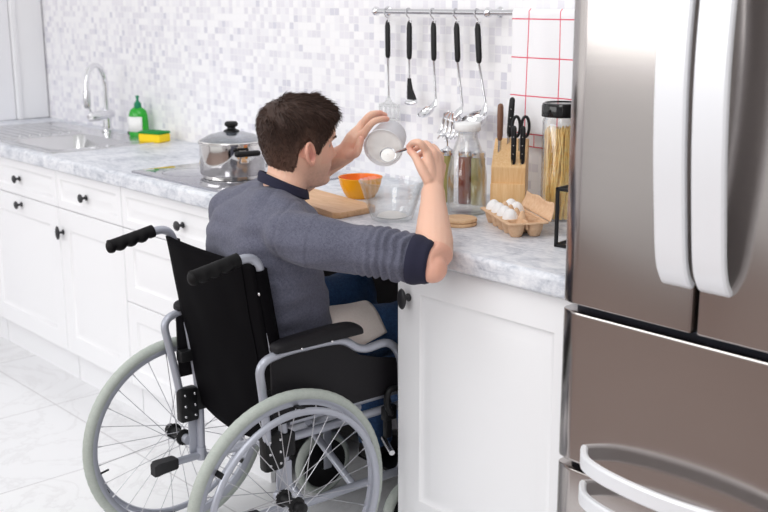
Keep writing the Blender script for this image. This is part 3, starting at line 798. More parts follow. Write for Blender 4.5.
# 4 pasta server
t, e = utensil('pasta_server', UX[3], 'steel pasta server with a slotted curved head, fourth utensil on the rail', .12, 1.162)
obj('neck', MB().tube([e, e + V((-.002, -.010, -.014)), e + V((-.012, -.018, -.028))], [.0036, .014, .010], 12, sq=(1, .4), up=(1, 0, 0), rnd=True), M['chrome'], t)
hm = T(e.x - .030, e.y - .022, e.z - .058) @ R(16, 'Y') @ R(20, 'Z')
for k in range(5):
    x = -.028 + .014 * k; L = .036 - .0006 * (k - 2) ** 2 * 8
    pts = [hm @ V((x * (.55 + .0 * k), .006, .036)), hm @ V((x, .010, .016)), hm @ V((x, .010, -.010)), hm @ V((x * .98, .002, -.034 + abs(k - 2) * .004)), hm @ V((x * .95, -.010, -.043 + abs(k - 2) * .006))]
    obj('tine', MB().tube(spline(pts, 3), .0046, 8, sq=(1, .35), up=hm.to_3x3() @ V((1, 0, 0)), rnd=True), M['chrome'], t)
rb = [hm @ V((.030 * math.cos(a), .010 + .002 * math.sin(a), .026 + .014 * math.sin(a))) for a in [PI * (0 + k / 12.0) for k in range(13)]]
obj('head_plate', MB().tube(rb + [hm @ V((-.028, .011, .012)), hm @ V((.028, .011, .012))], .006, 8, closed=True, sq=(1, .4), up=hm.to_3x3() @ V((0, 1, 0))), M['chrome'], t)
# 5 ladle
t, e = utensil('soup_ladle', UX[4], 'steel soup ladle with a wide round cup, fifth utensil on the rail', .15, 1.178)
obj('neck', MB().tube([e, e + V((.002, -.006, -.020)), e + V((-.004, -.014, -.036))], [.0036, .013, .007], 12, sq=(1, .4), up=(1, 0, 0), rnd=True), M['chrome'], t)
cup(e + V((-.028, -.034, -.050)), (-.12, -.45, .88), .055, .034, 'ladle_cup', t, (1, 0, 0))

# checked towel over the rail
tw = MB(); uv = []
def towel_pt(u, v):
    x = -2.078 + .235 * u; L1, L2, top = .330, .372, .030
    s_ = v * (L1 + top + L2)
    w = .0030 * math.sin(u * 9 + 1.0) * min(1, abs(s_ - L1) * 6) + .0022 * math.sin(u * 17 + v * 7)
    if s_ < L1: return V((x + .004 * (L1 - s_) / L1 * math.sin(u * 3), RY - .0125 - .006 * (L1 - s_) / L1 + w * .8, RZ - (L1 - s_)))
    if s_ < L1 + top:
        a = PI * (s_ - L1) / top; return V((x, RY - .0125 * math.cos(a), RZ + .0115 * math.sin(a)))
    q = s_ - L1 - top
    return V((x + .006 * q, RY + .0125 + .010 * min(1, q * 8) + w * .5, RZ - q))
nu, nv = 44, 90
tw.grid(towel_pt, nu, nv)
to = obj('dish_towel', tw, M['towel'], smooth=80, norm=False)
ul = to.data.uv_layers.new(name='UVMap')
for lp in to.data.loops:
    i = lp.vertex_index; ul.data[lp.index].uv = ((i // (nv + 1)) / nu * .235, (i % (nv + 1)) / nv * .732)
md = to.modifiers.new('s', 'SOLIDIFY'); md.thickness = .0018; md.offset = 0
tag(to, 'white dish towel with red checks hanging over the rail end', 'towel')
# ================================================================== WHEELCHAIR
WX, WY = -2.251, 1.455
WR = .285
wc = thing('wheelchair', 'folding wheelchair with silver frame, black nylon back and grey tyres, facing the worktop', 'wheelchair', (WX, 1.60, 0))
XS = .208; XWH = .276
rim0 = None
def wheel(s):
    x = WX + s * XWH; c = V((x, WY, WR)); ax = (1, 0, 0)
    rimp = []
    m = MB()
    Rr = WR - .030
    # box-section rim
    rings = []
    for k in range(72):
        a = 2 * PI * k / 72; d = V((0, math.cos(a), math.sin(a)))
        rings.append([c + d * (Rr + rr_) + V((xx, 0, 0)) for rr_, xx in ((.007, -.0125), (.0085, -.0115), (.005, -.007), (.005, .007), (.0085, .0115), (.007, .0125), (-.002, .0115), (-.009, .006), (-.009, -.006), (-.002, -.0115))])
    m.loft(rings, closed=True)
    w = obj('rear_wheel', m, M['silver'], wc, smooth=35)
    ty = MB(); rings = []
    Rt = WR - .0145
    for k in range(144):
        a = 2 * PI * k / 144; d = V((0, math.cos(a), math.sin(a))); t = .0007 if k % 2 else 0
        rings.append([c + d * (Rt + math.cos(q) * (.0145 - (t if math.cos(q) > .2 else 0))) + V((math.sin(q) * .0155, 0, 0)) for q in [2 * PI * j / 14 for j in range(14)]])
    ty.loft(rings, closed=True); obj('tyre', ty, M['tyre'], w, smooth=60)
    xo = x + s * .036
    pr = MB().ring((xo, WY, WR), ax, WR - .045, .0088, 80, 10); obj('push_rim', pr, M['silver'], w)
    for k in range(6):
        a = 2 * PI * k / 6 + .45; d = V((0, math.cos(a), math.sin(a)))
        obj('push_rim_clip', MB().box((-.004, -.007, 0), (.0385, .007, .006), .001, 1, m=frame(c + d * (WR - .0415) + V((0, 0, 0)), d, (s, 0, 0))), M['blk'], w)
    hb = MB()
    hb.lathe([(.001, -.040), (.012, -.040), (.014, -.034), (.022, -.031), (.023, -.026), (.015, -.022), (.0125, 0), (.015, .022), (.023, .026), (.022, .031), (.014, .034), (.016, .040), (.016, .052), (.012, .055), (.001, .056)], n=28, m=frame(c, (s, 0, 0)))
    for sd in (-1, 1):
        for k in range(14):
            a = 2 * PI * k / 14; hb.ball(c + V((sd * .0285, .0205 * math.cos(a), .0205 * math.sin(a))), .0032, 6, 4)
    obj('hub', hb, M['blk'], w)
    for k in range(28):
        a = 2 * PI * (k + .5) / 28; sd = 1 if k % 2 else -1
        tw_ = 1 if (k // 2) % 2 else -1
        ah = a + tw_ * .95
        p0 = c + V((sd * .027, .021 * math.cos(ah), .021 * math.sin(ah))); p1 = c + V((sd * .002, (Rr - .007) * math.cos(a), (Rr - .007) * math.sin(a)))
        d = (p1 - p0).normalized()
        obj('spoke', MB().tube([p0, p1 - d * .014, p1 - d * .0138, p1], [.00105, .00105, .002, .002], 6), M['spoke'], w)
    vl = V((0, math.cos(3.35), math.sin(3.35)))
    obj('valve', MB().tube([c + vl * (Rr - .008), c + vl * (Rr - .034), c + vl * (Rr - .036)], [.003, .003, .002], 8), M['blk'], w)
wheel(1); wheel(-1)

def post(z): return 1.500 - .165 * (z - .45)
TR = .0112
for s in (1, -1):
    x = WX + s * XS
    # back post with bend into the push handle
    pts = fillet([(x, 1.486, .225), (x, 1.489, .43), (x, post(.896), .896), (x, 1.30, .878)], [.08, .045], 8)
    bp = obj('back_post', MB().tube(pts, TR, 14), M['silver'], wc)
    # grip with finger waves underneath
    gp = []; gr = []
    for k in range(25):
        t = k / 24; wv = .0017 * math.sin(t * PI * 8 + 1) if .1 < t < .93 else 0
        gp.append(V((x, 1.374 - .122 * t, .8905 - .024 * t - wv)))
        gr.append(.0168 + wv if t < .93 else .0178)
    obj('push_grip', MB().tube(gp, gr, 16, rnd=False).ball((x, 1.2525, .8665), (.0168, .009, .0168), 16, 8), M['grip'], bp)
    # side frame
    sf = MB()
    sf.tube([(x, 1.500, .462), (x, 1.846, .462)], TR, 12)
    sf.tube([(x, 1.500, .418), (x, 1.862, .418)], TR, 12)
    sf.tube(fillet([(x, 1.500, .228), (x, 1.86, .228), (x, 1.872, .26), (x, 1.872, .475)], .03), TR, 12)
    fo = obj('side_frame', sf, M['silver'], wc)
    obj('axle_plate', MB().box((x + s * .010 - .004, 1.455, .245), (x + s * .010 + .004, 1.500, .365), .003).tube([(x + s * .012, WY, WR), (x + s * (XWH - XS - .038), WY, WR)], .013, 16), M['silver'], wc)
    jb = MB().box((x - .0165, 1.422, .348), (x + .0165, 1.478, .445), .008).box((x - .0165, 1.47, .375), (x + .0165, 1.512, .438), .006)
    obj('frame_clamp', jb, M['blk'], wc)
    for zz in (.366, .396, .428):
        for yy in (1.436, 1.466):
            obj('bolt', MB().ball((x + s * .0165, yy, zz), (.003, .0042, .0042), 10, 6), M['satin'], wc)
            if s < 0: obj('bolt', MB().ball((x + .0165, yy, zz), (.003, .0042, .0042), 10, 6), M['satin'], wc)
    uc = MB().box((x - .0155, 1.43, .520), (x + .0155, 1.512, .552), .005)
    obj('arm_clamp', uc, M['blk'], wc)
    # armrest
    xp = x; x = x + s * .028
    at_ = fillet([(xp, 1.440, .37), (x - s * .012, 1.425, .50), (x, 1.402, .640), (x, 1.475, .654), (x, 1.60, .654), (x, 1.655, .648), (x, 1.708, .607), (x, 1.800, .615), (x, 1.838, .57), (x, 1.845, .43)], [.05, .065, .03, .03, .05, .04, .03, .04], 7)
    obj('armrest_tube', MB().tube(at_, .0108, 12), M['silver'], wc)
    pad = MB(); rings = []
    for y, w_, zt in ((1.442, .014, .672), (1.448, .020, .678), (1.464, .0245, .684), (1.55, .0255, .690), (1.65, .0255, .692), (1.685, .0245, .687), (1.701, .020, .676), (1.707, .013, .668)):
        zb = .656; h = zt - zb
        rings.append([V((x - w_, y, zb)), V((x + w_, y, zb)), V((x + w_ * 1.06, y, zb + h * .3)), V((x + w_ * 1.0, y, zb + h * .75)), V((x + w_ * .75, y, zt)), V((x, y, zt + .002)), V((x - w_ * .75, y, zt)), V((x - w_, y, zb + h * .75)), V((x - w_ * 1.06, y, zb + h * .3))])
    pd = obj('armrest_pad', pad.loft(rings), M['pad'], wc, smooth=60, sub=2)
    for yy in (1.51, 1.60): obj('pad_screw', MB().ball((x + s * .0255, yy, .6600), (.002, .0035, .0035), 10, 6), M['chrome'], pd)
    # skirt guard
    xg = x - s * .006
    out = [(1.440, .470), (1.838, .470), (1.838, .560), (1.77, .575), (1.705, .596), (1.655, .642), (1.440, .648)]
    sgm = MB().loft([[V((xg + dx, a, b_)) for a, b_ in out] for dx in (-.003, .003)])
    obj('skirt_guard', sgm, M['panel'], wc, smooth=0)
    # wheel lock
    x = xp
    bl = obj('brake_bracket', MB().box((x + s * .010, 1.785, .395), (x + s * .030, 1.826, .434), .004).box((x + s * .012, 1.790, .345), (x + s * .026, 1.812, .40), .004), M['blk'], wc)
    obj('brake_lever', MB().tube(fillet([(x + s * .034, 1.800, .418), (x + s * .036, 1.782, .452), (x + s * .036, 1.792, .487), (x + s * .038, 1.822, .484)], .02), [.008] * 0 or .0085, 10, rnd=True), M['blk'], bl)
    obj('brake_pin', MB().tube([(x + s * .01, 1.795, .342), (x + s * .085, 1.762, .334)], .0075, 12), M['satin'], bl)
    # tipping lever
    obj('tipping_lever', MB().tube([(x, 1.500, .238), (x, 1.385, .238)], .0105, 12).tube([(x, 1.486, .225), (x, 1.486, .262)], .0135, 12), M['silver'], wc)
    tc = MB(); rings = []
    for y, a, b_, zo in ((1.408, .0125, .0125, .238), (1.402, .0155, .0150, .238), (1.36, .0165, .0165, .237), (1.345, .0165, .0175, .235), (1.336, .013, .0145, .231)):
        rings.append([V((x + (max(-1, min(1, 1.4 * math.cos(q)))) * a, y, zo + (max(-1, min(1, 1.4 * math.sin(q)))) * b_)) for q in [2 * PI * j / 16 for j in range(16)]])
    obj('lever_cap', tc.loft(rings), M['rubber'], wc)
    # castor
    cy_, cr_ = 1.905, .098
    cf = MB()
    cf.tube([(x, 1.880, .225), (x, 1.880, .285)], .019, 16)
    cf.box((x - .034, 1.866, .207), (x + .034, 1.912, .216), .002)
    for sd in (-1, 1): cf.box((x + sd * .030 - .003, 1.884, .088), (x + sd * .030 + .003, 1.912, .213), .002)
    k_ = obj('castor_fork', cf, M['silver'], wc)
    cw_ = obj('castor_wheel', MB().lathe([(.001, -.018), (.018, -.019), (.020, -.012), (.060, -.007), (.074, -.013), (.076, -.013), (.076, .013), (.074, .013), (.060, .007), (.020, .012), (.018, .019), (.001, .018)], n=40, m=frame((x, cy_ - .004, cr_), (1, 0, 0))), M['blk'], wc)
    obj('castor_tyre', MB().ring((x, cy_ - .004, cr_), (1, 0, 0), cr_ - .013, .013, 56, 12, sq=(1.25, 1)), M['tyre'], cw_)
    # footrest
    xf_ = x - s * .03
    fr_ = obj('footrest_hanger', MB().tube(fillet([(x, 1.872, .44), (x, 1.905, .46), (xf_, 1.95, .43), (xf_, 2.10, .115)], .04), .0105, 12), M['silver'], wc)
    obj('footplate', MB().box((xf_ - (.155 if s > 0 else .012), 2.02, .088), (xf_ + (.012 if s > 0 else .155), 2.185, .100), .004), M['blk'], fr_)
# folding cross brace
for k, y in enumerate((1.555, 1.715)):
    for sd in ((1, -1) if k == 0 else (1, -1)):
        yy = y + (.013 if sd > 0 else -.013)
        obj('cross_brace', MB().tube([(WX + sd * (XS - .012), yy, .440), (WX - sd * (XS - .006), yy, .232)], .0105, 12), M['silver'], wc)
for s in (1, -1):
    obj('seat_tube', MB().tube([(WX + s * (XS - .028), 1.505, .468), (WX + s * (XS - .028), 1.84, .468)], .0105, 12), M['silver'], wc)
# seat and back upholstery
def seat_pt(u, v):
    x = WX + (u - .5) * 2 * (XS - .018); return V((x, 1.508 + .352 * v, .482 - .012 * math.sin(u * PI)))
so_ = obj('seat', MB().grid(seat_pt, 14, 8), M['nylon'], wc, smooth=60); md = so_.modifiers.new('s', 'SOLIDIFY'); md.thickness = .012
bk = MB()
def back_pt(u, v):
    z = .395 + (.872 - .395) * v; sag = .020 * math.sin(u * PI) * (1.15 - .55 * v)
    low = -.012 * math.sin(u * PI) * (1 - v) ** 3
    wr = .0016 * noise.noise(V((u * 5, v * 4, 2.0))) * 2
    return V((WX + (u - .5) * 2 * (XS + .004), post(z) - .0165 - sag + wr, z + low))
bo_ = obj('backrest', bk.grid(back_pt, 26, 26), M['nylon'], wc, smooth=60); md = bo_.modifiers.new('s', 'SOLIDIFY'); md.thickness = .005; md.offset = 0
for s in (1, -1):
    x = WX + s * XS
    obj('back_sleeve', MB().tube([(x, post(.47), .47), (x, post(.66), .66), (x, post(.858), .858)], [.0178, .0172, .0165], 14), M['nylon'], bo_)
    for zz in (.80,): obj('snap', MB().ball((x + s * .004 if s > 0 else x - .004, post(zz) - .0172, zz), (.0045, .002, .0045), 10, 6), M['chrome'], bo_)
obj('back_seam', MB().tube([back_pt(.885, v) + V((0, -.0032, 0)) for v in [k / 16 for k in range(17)]], .0012, 6), M['nylon'], bo_)
wc.location = (WX, 1.615, 0); wc.rotation_euler = (0, 0, math.radians(-2.6))
# ================================================================== THE MAN
man = thing('person', 'seated man in dark grey sweatshirt and jeans spooning flour from a cup', 'person', (-2.24, 1.60, .49))
HEAD = V((-2.157, 1.643, 1.117))
HM = T(*HEAD) @ R(75, 'Z') @ R(4, 'Y') @ R(3, 'X') @ Matrix.Scale(.955, 4)       # local x is the way he faces, z up
PRO = [  # z, front, back, half width, front exponent
    (-.122, .030, -.020, .012), (-.116, .062, -.03, .026), (-.108, .082, -.042, .036), (-.096, .089, -.052, .043), (-.084, .087, -.062, .050), (-.070, .0845, -.070, .055), (-.056, .087, -.077, .059), (-.042, .088, -.084, .063), (-.026, .087, -.091, .0665),
    (-.008, .086, -.098, .070), (.012, .086, -.102, .0725), (.030, .0915, -.104, .0745), (.050, .0925, -.102, .075), (.068, .087, -.095, .0725), (.084, .074, -.082, .065), (.098, .053, -.062, .050), (.108, .026, -.036, .030), (.113, .004, -.006, .006)]
def skull(th, z, off=0.0):
    f, b_, w = interp(PRO, z)
    cx_ = (f * .35 + b_ * .65) * .6
    c, s = math.cos(th), math.sin(th); q = 2 / 2.25
    px_ = abs(c) ** q * ((f - cx_) if c > 0 else (cx_ - b_)) * (1 if c > 0 else -1); py_ = abs(s) ** q * w * (1 if s > 0 else -1)
    if c > 0 and z < -.02:           # jaw narrows to the chin
        py_ *= 1 - .22 * c * min(1, (-.02 - z) / .07)
    p = V((cx_ + px_, py_, z))
    if c > 0:
        y = p.y
        # nose
        if -.036 < z < .024:
            t = (.024 - z) / .046; hgt = .0245 * min(1, max(0, t)) ** 1.25 if z > -.022 else .0245 * max(0, (z + .036) / .014)
            sg = .0065 + .0042 * max(0, min(1, t)); p.x += hgt * math.exp(-(y / sg) ** 2 / 1.6)
        # eye sockets, brow, cheeks, lips
        for e in (-1, 1):
            d2 = ((y - e * .031) / .017) ** 2 + ((z - .012) / .012) ** 2; p.x -= .0105 * math.exp(-d2)
            d2 = ((y - e * .028) / .022) ** 2 + ((z - .031) / .007) ** 2; p.x += .0035 * math.exp(-d2)
            d2 = ((y - e * .042) / .018) ** 2 + ((z + .022) / .016) ** 2; p.x += .003 * math.exp(-d2)
        d2 = (y / .022) ** 2
        p.x += .0045 * math.exp(-d2 - ((z + .0525) / .0055) ** 2) + .005 * math.exp(-d2 - ((z + .0655) / .0055) ** 2) - .004 * math.exp(-d2 - ((z + .059) / .0025) ** 2)
        p.x += .0035 * math.exp(-(y / .018) ** 2 - ((z + .098) / .012) ** 2)
    if p.z < 0: p.z *= .90
    if off:
        cc = V((cx_, 0, min(z, .05) * .6)); p += (p - cc).normalized() * off
    return p
body = MB()
NZ, NA = 74, 88
zs = [-.122 + .235 * k / NZ for k in range(NZ + 1)]
hd = MB().loft([[skull(2 * PI * a / NA, z) for a in range(NA)] for z in zs]); body.merge(hd.xf(HM))
# ears
for e in (-1, 1):
    em_ = T(-.005, e * .0735, -.006) @ R(e * -22, 'Z') @ R(-12, 'Y')
    em_ = HM @ em_
    rim = []
    for k in range(22):
        a = math.radians(-65 + 300 * k / 21); rim.append(em_ @ V((-.002 + .0165 * math.cos(a) - .004 * math.sin(a), e * (.006 + .004 * (1 - math.cos(a))), .029 * math.sin(a) + .003)))
    body.tube(rim, [.0046] * 22, 8, rnd=True)
    body.ball((0, 0, 0), (.015, .0040, .025), 14, 10, m=em_ @ T(0, e * -.001, .002))
    body.ball((0, 0, 0), (.008, .005, .009), 12, 8, m=em_ @ T(.004, e * .006, -.026))
    body.ball((0, 0, 0), (.004, .005, .007), 10, 6, m=em_ @ T(.014, e * .006, -.004))
# neck, shoulders, core inside the clothes
NB = V((-2.175, 1.596, .985))
body.tube([HM @ V((-.022, 0, -.03)), HM @ V((-.026, 0, -.075)), NB + V((.006, .010, .045)), NB + V((0, -.002, -.01)), NB + V((-.01, -.005, -.07))], [.056, .0535, .0535, .056, .07], 24)
SHR, ELR, WRR = V((-2.015, 1.520, .928)), at(434, 263, 2.47), at(433, 193, 2.665)
SHL, ELL, WRL = V((-2.375, 1.580, .930)), at(283, 190, 2.98), at(346, 153, 2.82)
TORSO = [  # z, cx, cy, a, b
    (.500, -2.258, 1.640, .145, .10), (.60, -2.256, 1.622, .150, .105), (.70, -2.250, 1.598, .150, .105), (.80, -2.235, 1.585, .160, .105), (.88, -2.222, 1.575, .165, .100), (.935, -2.212, 1.568, .15, .085), (.975, -2.21, 1.566, .10, .065)]
def ellr(z, cx_, cy_, a, b_, n=36, ex=2.3, rot=0):
    o = []
    for k in range(n):
        t = 2 * PI * k / n; c, s = math.cos(t), math.sin(t); q = 2 / ex
        x, y = abs(c) ** q * a * (1 if c > 0 else -1), abs(s) ** q * b_ * (1 if s > 0 else -1)
        o.append(V((cx_ + x * math.cos(rot) - y * math.sin(rot), cy_ + x * math.sin(rot) + y * math.cos(rot), z)))
    return o
body.loft([ellr(*t, rot=-.12) for t in TORSO])
body.tube([SHR + V((-.06, .0, -.0)), SHR, SHR.lerp(ELR, .5), ELR, ELR.lerp(WRR, .10), ELR.lerp(WRR, .3), ELR.lerp(WRR, .6), ELR.lerp(WRR, .85), WRR], [.045, .047, .044, .040, .044, .0455, .038, .031, .0295], 20, rnd=True)
body.ball(ELR + V((.004, -.008, -.010)), (.034, .034, .034), 16, 12)
body.tube([SHL + V((.06, .0, -.0)), SHL, SHL.lerp(ELL, .5), ELL, ELL.lerp(WRL, .12), ELL.lerp(WRL, .35), ELL.lerp(WRL, .7), WRL], [.045, .047, .044, .038, .041, .040, .031, .027], 20, rnd=True)
# legs under the jeans
KNR, KNL = V((-2.135, 1.965, .595)), V((-2.365, 1.985, .640))
ANR, ANL = V((-2.165, 2.075, .165)), V((-2.375, 2.080, .165))
for hp, kn, an in ((V((-2.175, 1.60, .575)), KNR, ANR), (V((-2.345, 1.60, .575)), KNL, ANL)):
    body.tube([hp, hp.lerp(kn, .5), kn, kn.lerp(an, .35), kn.lerp(an, .8), an], [.072, .064, .048, .048, .034, .032], 18, rnd=True)
# hands: joints taken along the fingers
def finger(j, r):
    body.tube(spline(j, 4), [r[0] + (r[1] - r[0]) * k / (4 * (len(j) - 1)) for k in range(4 * (len(j) - 1) + 1)], 12, rnd=True)
def palm(w, ks, r0, r1):
    for k in ks: body.tube([w, w.lerp(k, .5), k], [r0, (r0 + r1) * .53, r1], 12, rnd=True)
# right hand, pinching the spoon
K = [at(427, 152, 2.668), at(434, 153, 2.69), at(440, 158, 2.712), at(442, 166, 2.735)]
palm(WRR, K, .019, .0115)
body.tube([WRR, WRR.lerp(K[0], .5).lerp(K[3], .35), K[1].lerp(K[2], .5)], [.026, .024, .012], 12, rnd=True)
finger([K[0], at(420, 143, 2.655), at(413, 143, 2.672), at(408.5, 147, 2.69)], (.0105, .0075))
finger([K[1], at(426, 144, 2.705), at(418, 147, 2.725), at(411, 152, 2.722)], (.0108, .0078))
finger([K[2], at(433, 147, 2.742), at(424, 152, 2.758), at(417, 157, 2.748)], (.0102, .0075))
finger([K[3], at(438, 157, 2.77), at(430, 161, 2.782), at(423, 164, 2.772)], (.0095, .0068))
finger([at(428, 180, 2.655), at(421, 168, 2.655), at(415.5, 157, 2.668), at(410, 151, 2.684)], (.0135, .0085))
# left hand, round the far side of the cup
K2 = [at(364, 133, 2.785), at(362, 127, 2.81), at(362, 124, 2.84), at(363, 124, 2.868)]
palm(WRL, K2, .018, .0112)
body.tube([WRL, WRL.lerp(K2[1], .55), K2[1].lerp(K2[2], .4)], [.025, .025, .012], 12, rnd=True)
finger([K2[0], at(372, 123, 2.772), at(380, 119.5, 2.778), at(387, 119, 2.79)], (.0102, .0075))
finger([K2[1], at(368, 117, 2.80), at(375, 113.5, 2.808), at(381, 113, 2.815)], (.0104, .0076))
finger([K2[2], at(370, 115, 2.845), at(378, 113.5, 2.855), at(385, 115, 2.862)], (.010, .0074))
finger([K2[3], at(371, 118, 2.885), at(379, 118, 2.895), at(385, 121, 2.895)], (.0092, .0068))
finger([at(350, 155, 2.80), at(356, 153, 2.772), at(359, 146, 2.760), at(361, 139, 2.757)], (.013, .0088))
sk_ = remesh(body, .0027, 3, .5)
bo2 = obj('body', sk_, M['skin'], man, smooth=180, norm=False)
ca = bo2.data.color_attributes.new('tone', 'FLOAT_COLOR', 'POINT')
HI = HM.inverted(); base = V(rgb(236, 190, 166)[:3]); pink = V(rgb(226, 150, 132)[:3]); lip = V(rgb(196, 120, 112)[:3]); stub = V(rgb(172, 134, 120)[:3])
tips = [at(408.5, 147, 2.69), at(411, 152, 2.722), at(417, 157, 2.748), at(410, 151, 2.684), at(387, 119, 2.79), at(381, 113, 2.815), at(385, 115, 2.862), at(361, 139, 2.757)]
for i, v in enumerate(sk_.v):
    c = base.copy(); p = HI @ v
    if p.length < .16:
        n_ = noise.noise(v * 160) * .5 + .5
        if p.x > -.02 and p.z < -.03 and p.z > -.13:      # beard shadow: short stubble
            f = min(1, (-.03 - p.z) / .03) * min(1, (p.x + .02) / .03); c = c.lerp(stub, f * (.30 + .35 * n_))
        if p.x > .075 and -.073 < p.z < -.046 and abs(p.y) < .024: c = c.lerp(lip, .7)
        if abs(p.y) > .068 and -.045 < p.z < .035 and -.04 < p.x < .022:
            c = c.lerp(pink, .5)
            if ((p.x - .004) / .010) ** 2 + ((p.z + .006) / .017) ** 2 < 1 and abs(p.y) < .0775: c = c.lerp(lip, .6)
        if p.x > .04 and -.035 < p.z < .01: c = c.lerp(pink, .22)
    else:
        d = min((v - t).length for t in tips)
        if d < .022: c = c.lerp(pink, .65 * (1 - d / .022) + .1)
        elif (v - ELR).length < .05: c = c.lerp(pink, .35)
    ca.data[i].color = (c.x, c.y, c.z, 1)
# eyes and brows
for e in (-1, 1):
    ey = obj('eye', MB().ball(HM @ V((.0600, e * .031, .0115)), .0108, 18, 12), M['eye'], man, smooth=180)
    obj('iris', MB().ball((0, 0, 0), (.0018, .0055, .0055), 14, 8, m=HM @ T(.0702, e * .0305, .0105)), M['brow'], ey)
    bw = MB(); rnd = random.Random(11 + e)
    for k in range(90):
        t = rnd.random(); th = e * (.14 + .52 * t); z = .0265 + .008 * math.sin(t * 2.4) + rnd.uniform(-.0022, .0022)
        p = skull(th, z, .0006); q = skull(th + e * .07, z + .002 - .003 * t, .0022); bw.tube([HM @ p, HM @ q], [.0006, .0002], 4)
    obj('eyebrow', bw, M['brow'], man)

# hair: a close cap on the scalp plus short strands along the growth direction
def hairline(th):
    a = abs(math.degrees(th))
    tab = [(0, .091), (25, .090), (40, .084), (50, .068), (58, .034), (66, -.004), (76, -.008), (84, .030), (95, .010), (102, -.040), (114, -.066), (135, -.078), (155, -.088), (180, -.090)]
    return interp(tab, a)[0]
def thick(th, z):
    a = abs(th) / PI
    top = max(0, min(1, (z - .015) / .075)); top = top * top * (3 - 2 * top)
    t = .0050 + .0155 * top
    if z < .01: t = .0050 - .0034 * min(1, (.01 - z) / .08)
    if a < .35: t -= .002 * top * (1 - a / .35)
    return t
cap = MB(); NA2 = 96; NL = 30; tone = []
DK = V(rgb(58, 38, 30)[:3]); MD = V(rgb(104, 78, 66)[:3]); FD = V(rgb(150, 116, 100)[:3])
def htone(th, u, j=0.0):
    a = abs(math.degrees(th)); side = max(0, min(1, (a - 50) / 25)); f = max(0, 1 - u / .42) * side
    c = DK.lerp(MD, min(1, max(0, .25 + j)) * .55); return c.lerp(FD, f ** 1.3 * .75)
for base_off in (0,):
    rings = []
    for k in range(NL + 1):
        rg_ = []
        for a in range(NA2):
            th = -PI + 2 * PI * a / NA2; z0 = hairline(th); u = k / NL
            z = z0 + (.1125 - z0) * (1 - (1 - u) ** 1.5)
            ed = min(1, u * 7 + .02)
            p = skull(th, z, .0012 + (thick(th, z) - .0012) * ed)
            p += V((0, 0, 1)) * (.002 * noise.noise(V((th * 6, z * 60, 0))) * ed)
            rg_.append(HM @ p); tone.append(htone(th, u))
        rings.append(rg_)
    cap.loft(rings)
rnd = random.Random(21)
for i in range(9500):
    th = rnd.uniform(-PI, PI); z0 = hairline(th); u = rnd.random() ** .9
    z = z0 + (.112 - z0) * (1 - (1 - u) ** 1.5)
    if i % 6 == 0:
        u = rnd.random() * .10; z = z0 + (.112 - z0) * u - rnd.random() * .004
    tk = thick(th, z) * min(1, u * 7 + .1)
    root = skull(th, z, tk * .82); up = (skull(th, z, .02) - skull(th, z, 0.0)).normalized()
    whorl = V((-.055, .012, .100))
    out = root - whorl; out -= up * out.dot(up)
    fl_ = out.normalized() if out.length > 1e-4 else V((1, 0, 0))
    topf = max(0, min(1, (z - .03) / .06))
    d = (fl_ + V((.5, 0, .05)) * topf * (1 if root.x > -.05 else .2) + V((0, 0, -.35)) * (1 - topf)).normalized()
    cl = noise.noise_vector(root * 38) * .55 * (.3 + .7 * topf)
    d += cl + V((rnd.gauss(0, .24), rnd.gauss(0, .24), rnd.gauss(0, .2))) + up * (.14 + (.30 + (.08 if abs(th) < .9 else 0)) * topf + (.12 if (abs(th) < .8 and z > .06) else 0))
    d.normalize(); L = (.009 + .016 * topf + (.006 if (abs(th) < .8 and z > .05) else 0)) * rnd.uniform(.7, 1.15)
    if z < .0: L *= .55
    m1 = root + d * L * .55; tip = m1 + (d * .7 + fl_ * .5 - up * (.30 if abs(th) > .9 or z < .06 else .0)).normalized() * L * .5
    r_ = rnd.uniform(.0006, .0011)
    cap.tube([HM @ root, HM @ m1, HM @ tip], [r_, r_ * .8, r_ * .2], 3, caps=False); tone += [htone(th, u, rnd.uniform(-.3, .9))] * 9
ho_ = obj('hair', cap, M['hair'], man, smooth=180, norm=False)
ca = ho_.data.color_attributes.new('tone', 'FLOAT_COLOR', 'POINT')
for i, c in enumerate(tone): ca.data[i].color = (c.x, c.y, c.z, 1)

# sweatshirt
sw = MB()
ST = [(.495, -2.258, 1.638, .160, .120), (.53, -2.258, 1.636, .172, .130), (.60, -2.254, 1.624, .176, .136), (.68, -2.248, 1.608, .176, .138), (.76, -2.240, 1.588, .182, .134), (.84, -2.228, 1.578, .192, .130), (.90, -2.218, 1.570, .196, .122), (.945, -2.208, 1.570, .182, .106), (.978, -2.200, 1.573, .138, .086), (1.000, -2.192, 1.578, .092, .074), (1.018, -2.186, 1.584, .068, .064)]
sw.loft([ellr(*t, rot=-.14, ex=2.4) for t in ST])
def sleeve(sh, el, end, r_, seed, folds):
    up_ = (el - sh).normalized(); P_ = []; rr_ = []
    inn = sh + (V((-2.21, 1.565, .93)) - sh) * .55
    for k in range(4): P_.append(inn.lerp(sh, k / 4)); rr_.append(.070 - .004 * k / 4)
    for k in range(26):
        t = k / 25; P_.append(sh.lerp(el, t)); q = r_[0] + (r_[1] - r_[0]) * t
        f = max(0, (t - .52) / .48) * folds; rr_.append(q + f * .003)
    for k in range(1, 5): P_.append(el.lerp(end, k / 4)); rr_.append(r_[1] - .002 + folds * .002 * math.sin(k * 2.2))
    return P_, rr_
cend = ELR.lerp(WRR, .02)
UPV = (ELR - SHR).normalized()
CU0, CU1 = SHR.lerp(ELR, .845), SHR.lerp(ELR, 1.0)
P_, rr_ = sleeve(SHR, SHR.lerp(ELR, .80), SHR.lerp(ELR, .865), (.066, .0535), 1, 1)
sw.tube(P_, rr_, 26, rnd=True)
P_, rr_ = sleeve(SHL, ELL.lerp(SHL, .10), ELL.lerp(SHL, .03), (.066, .054), 4, 1)
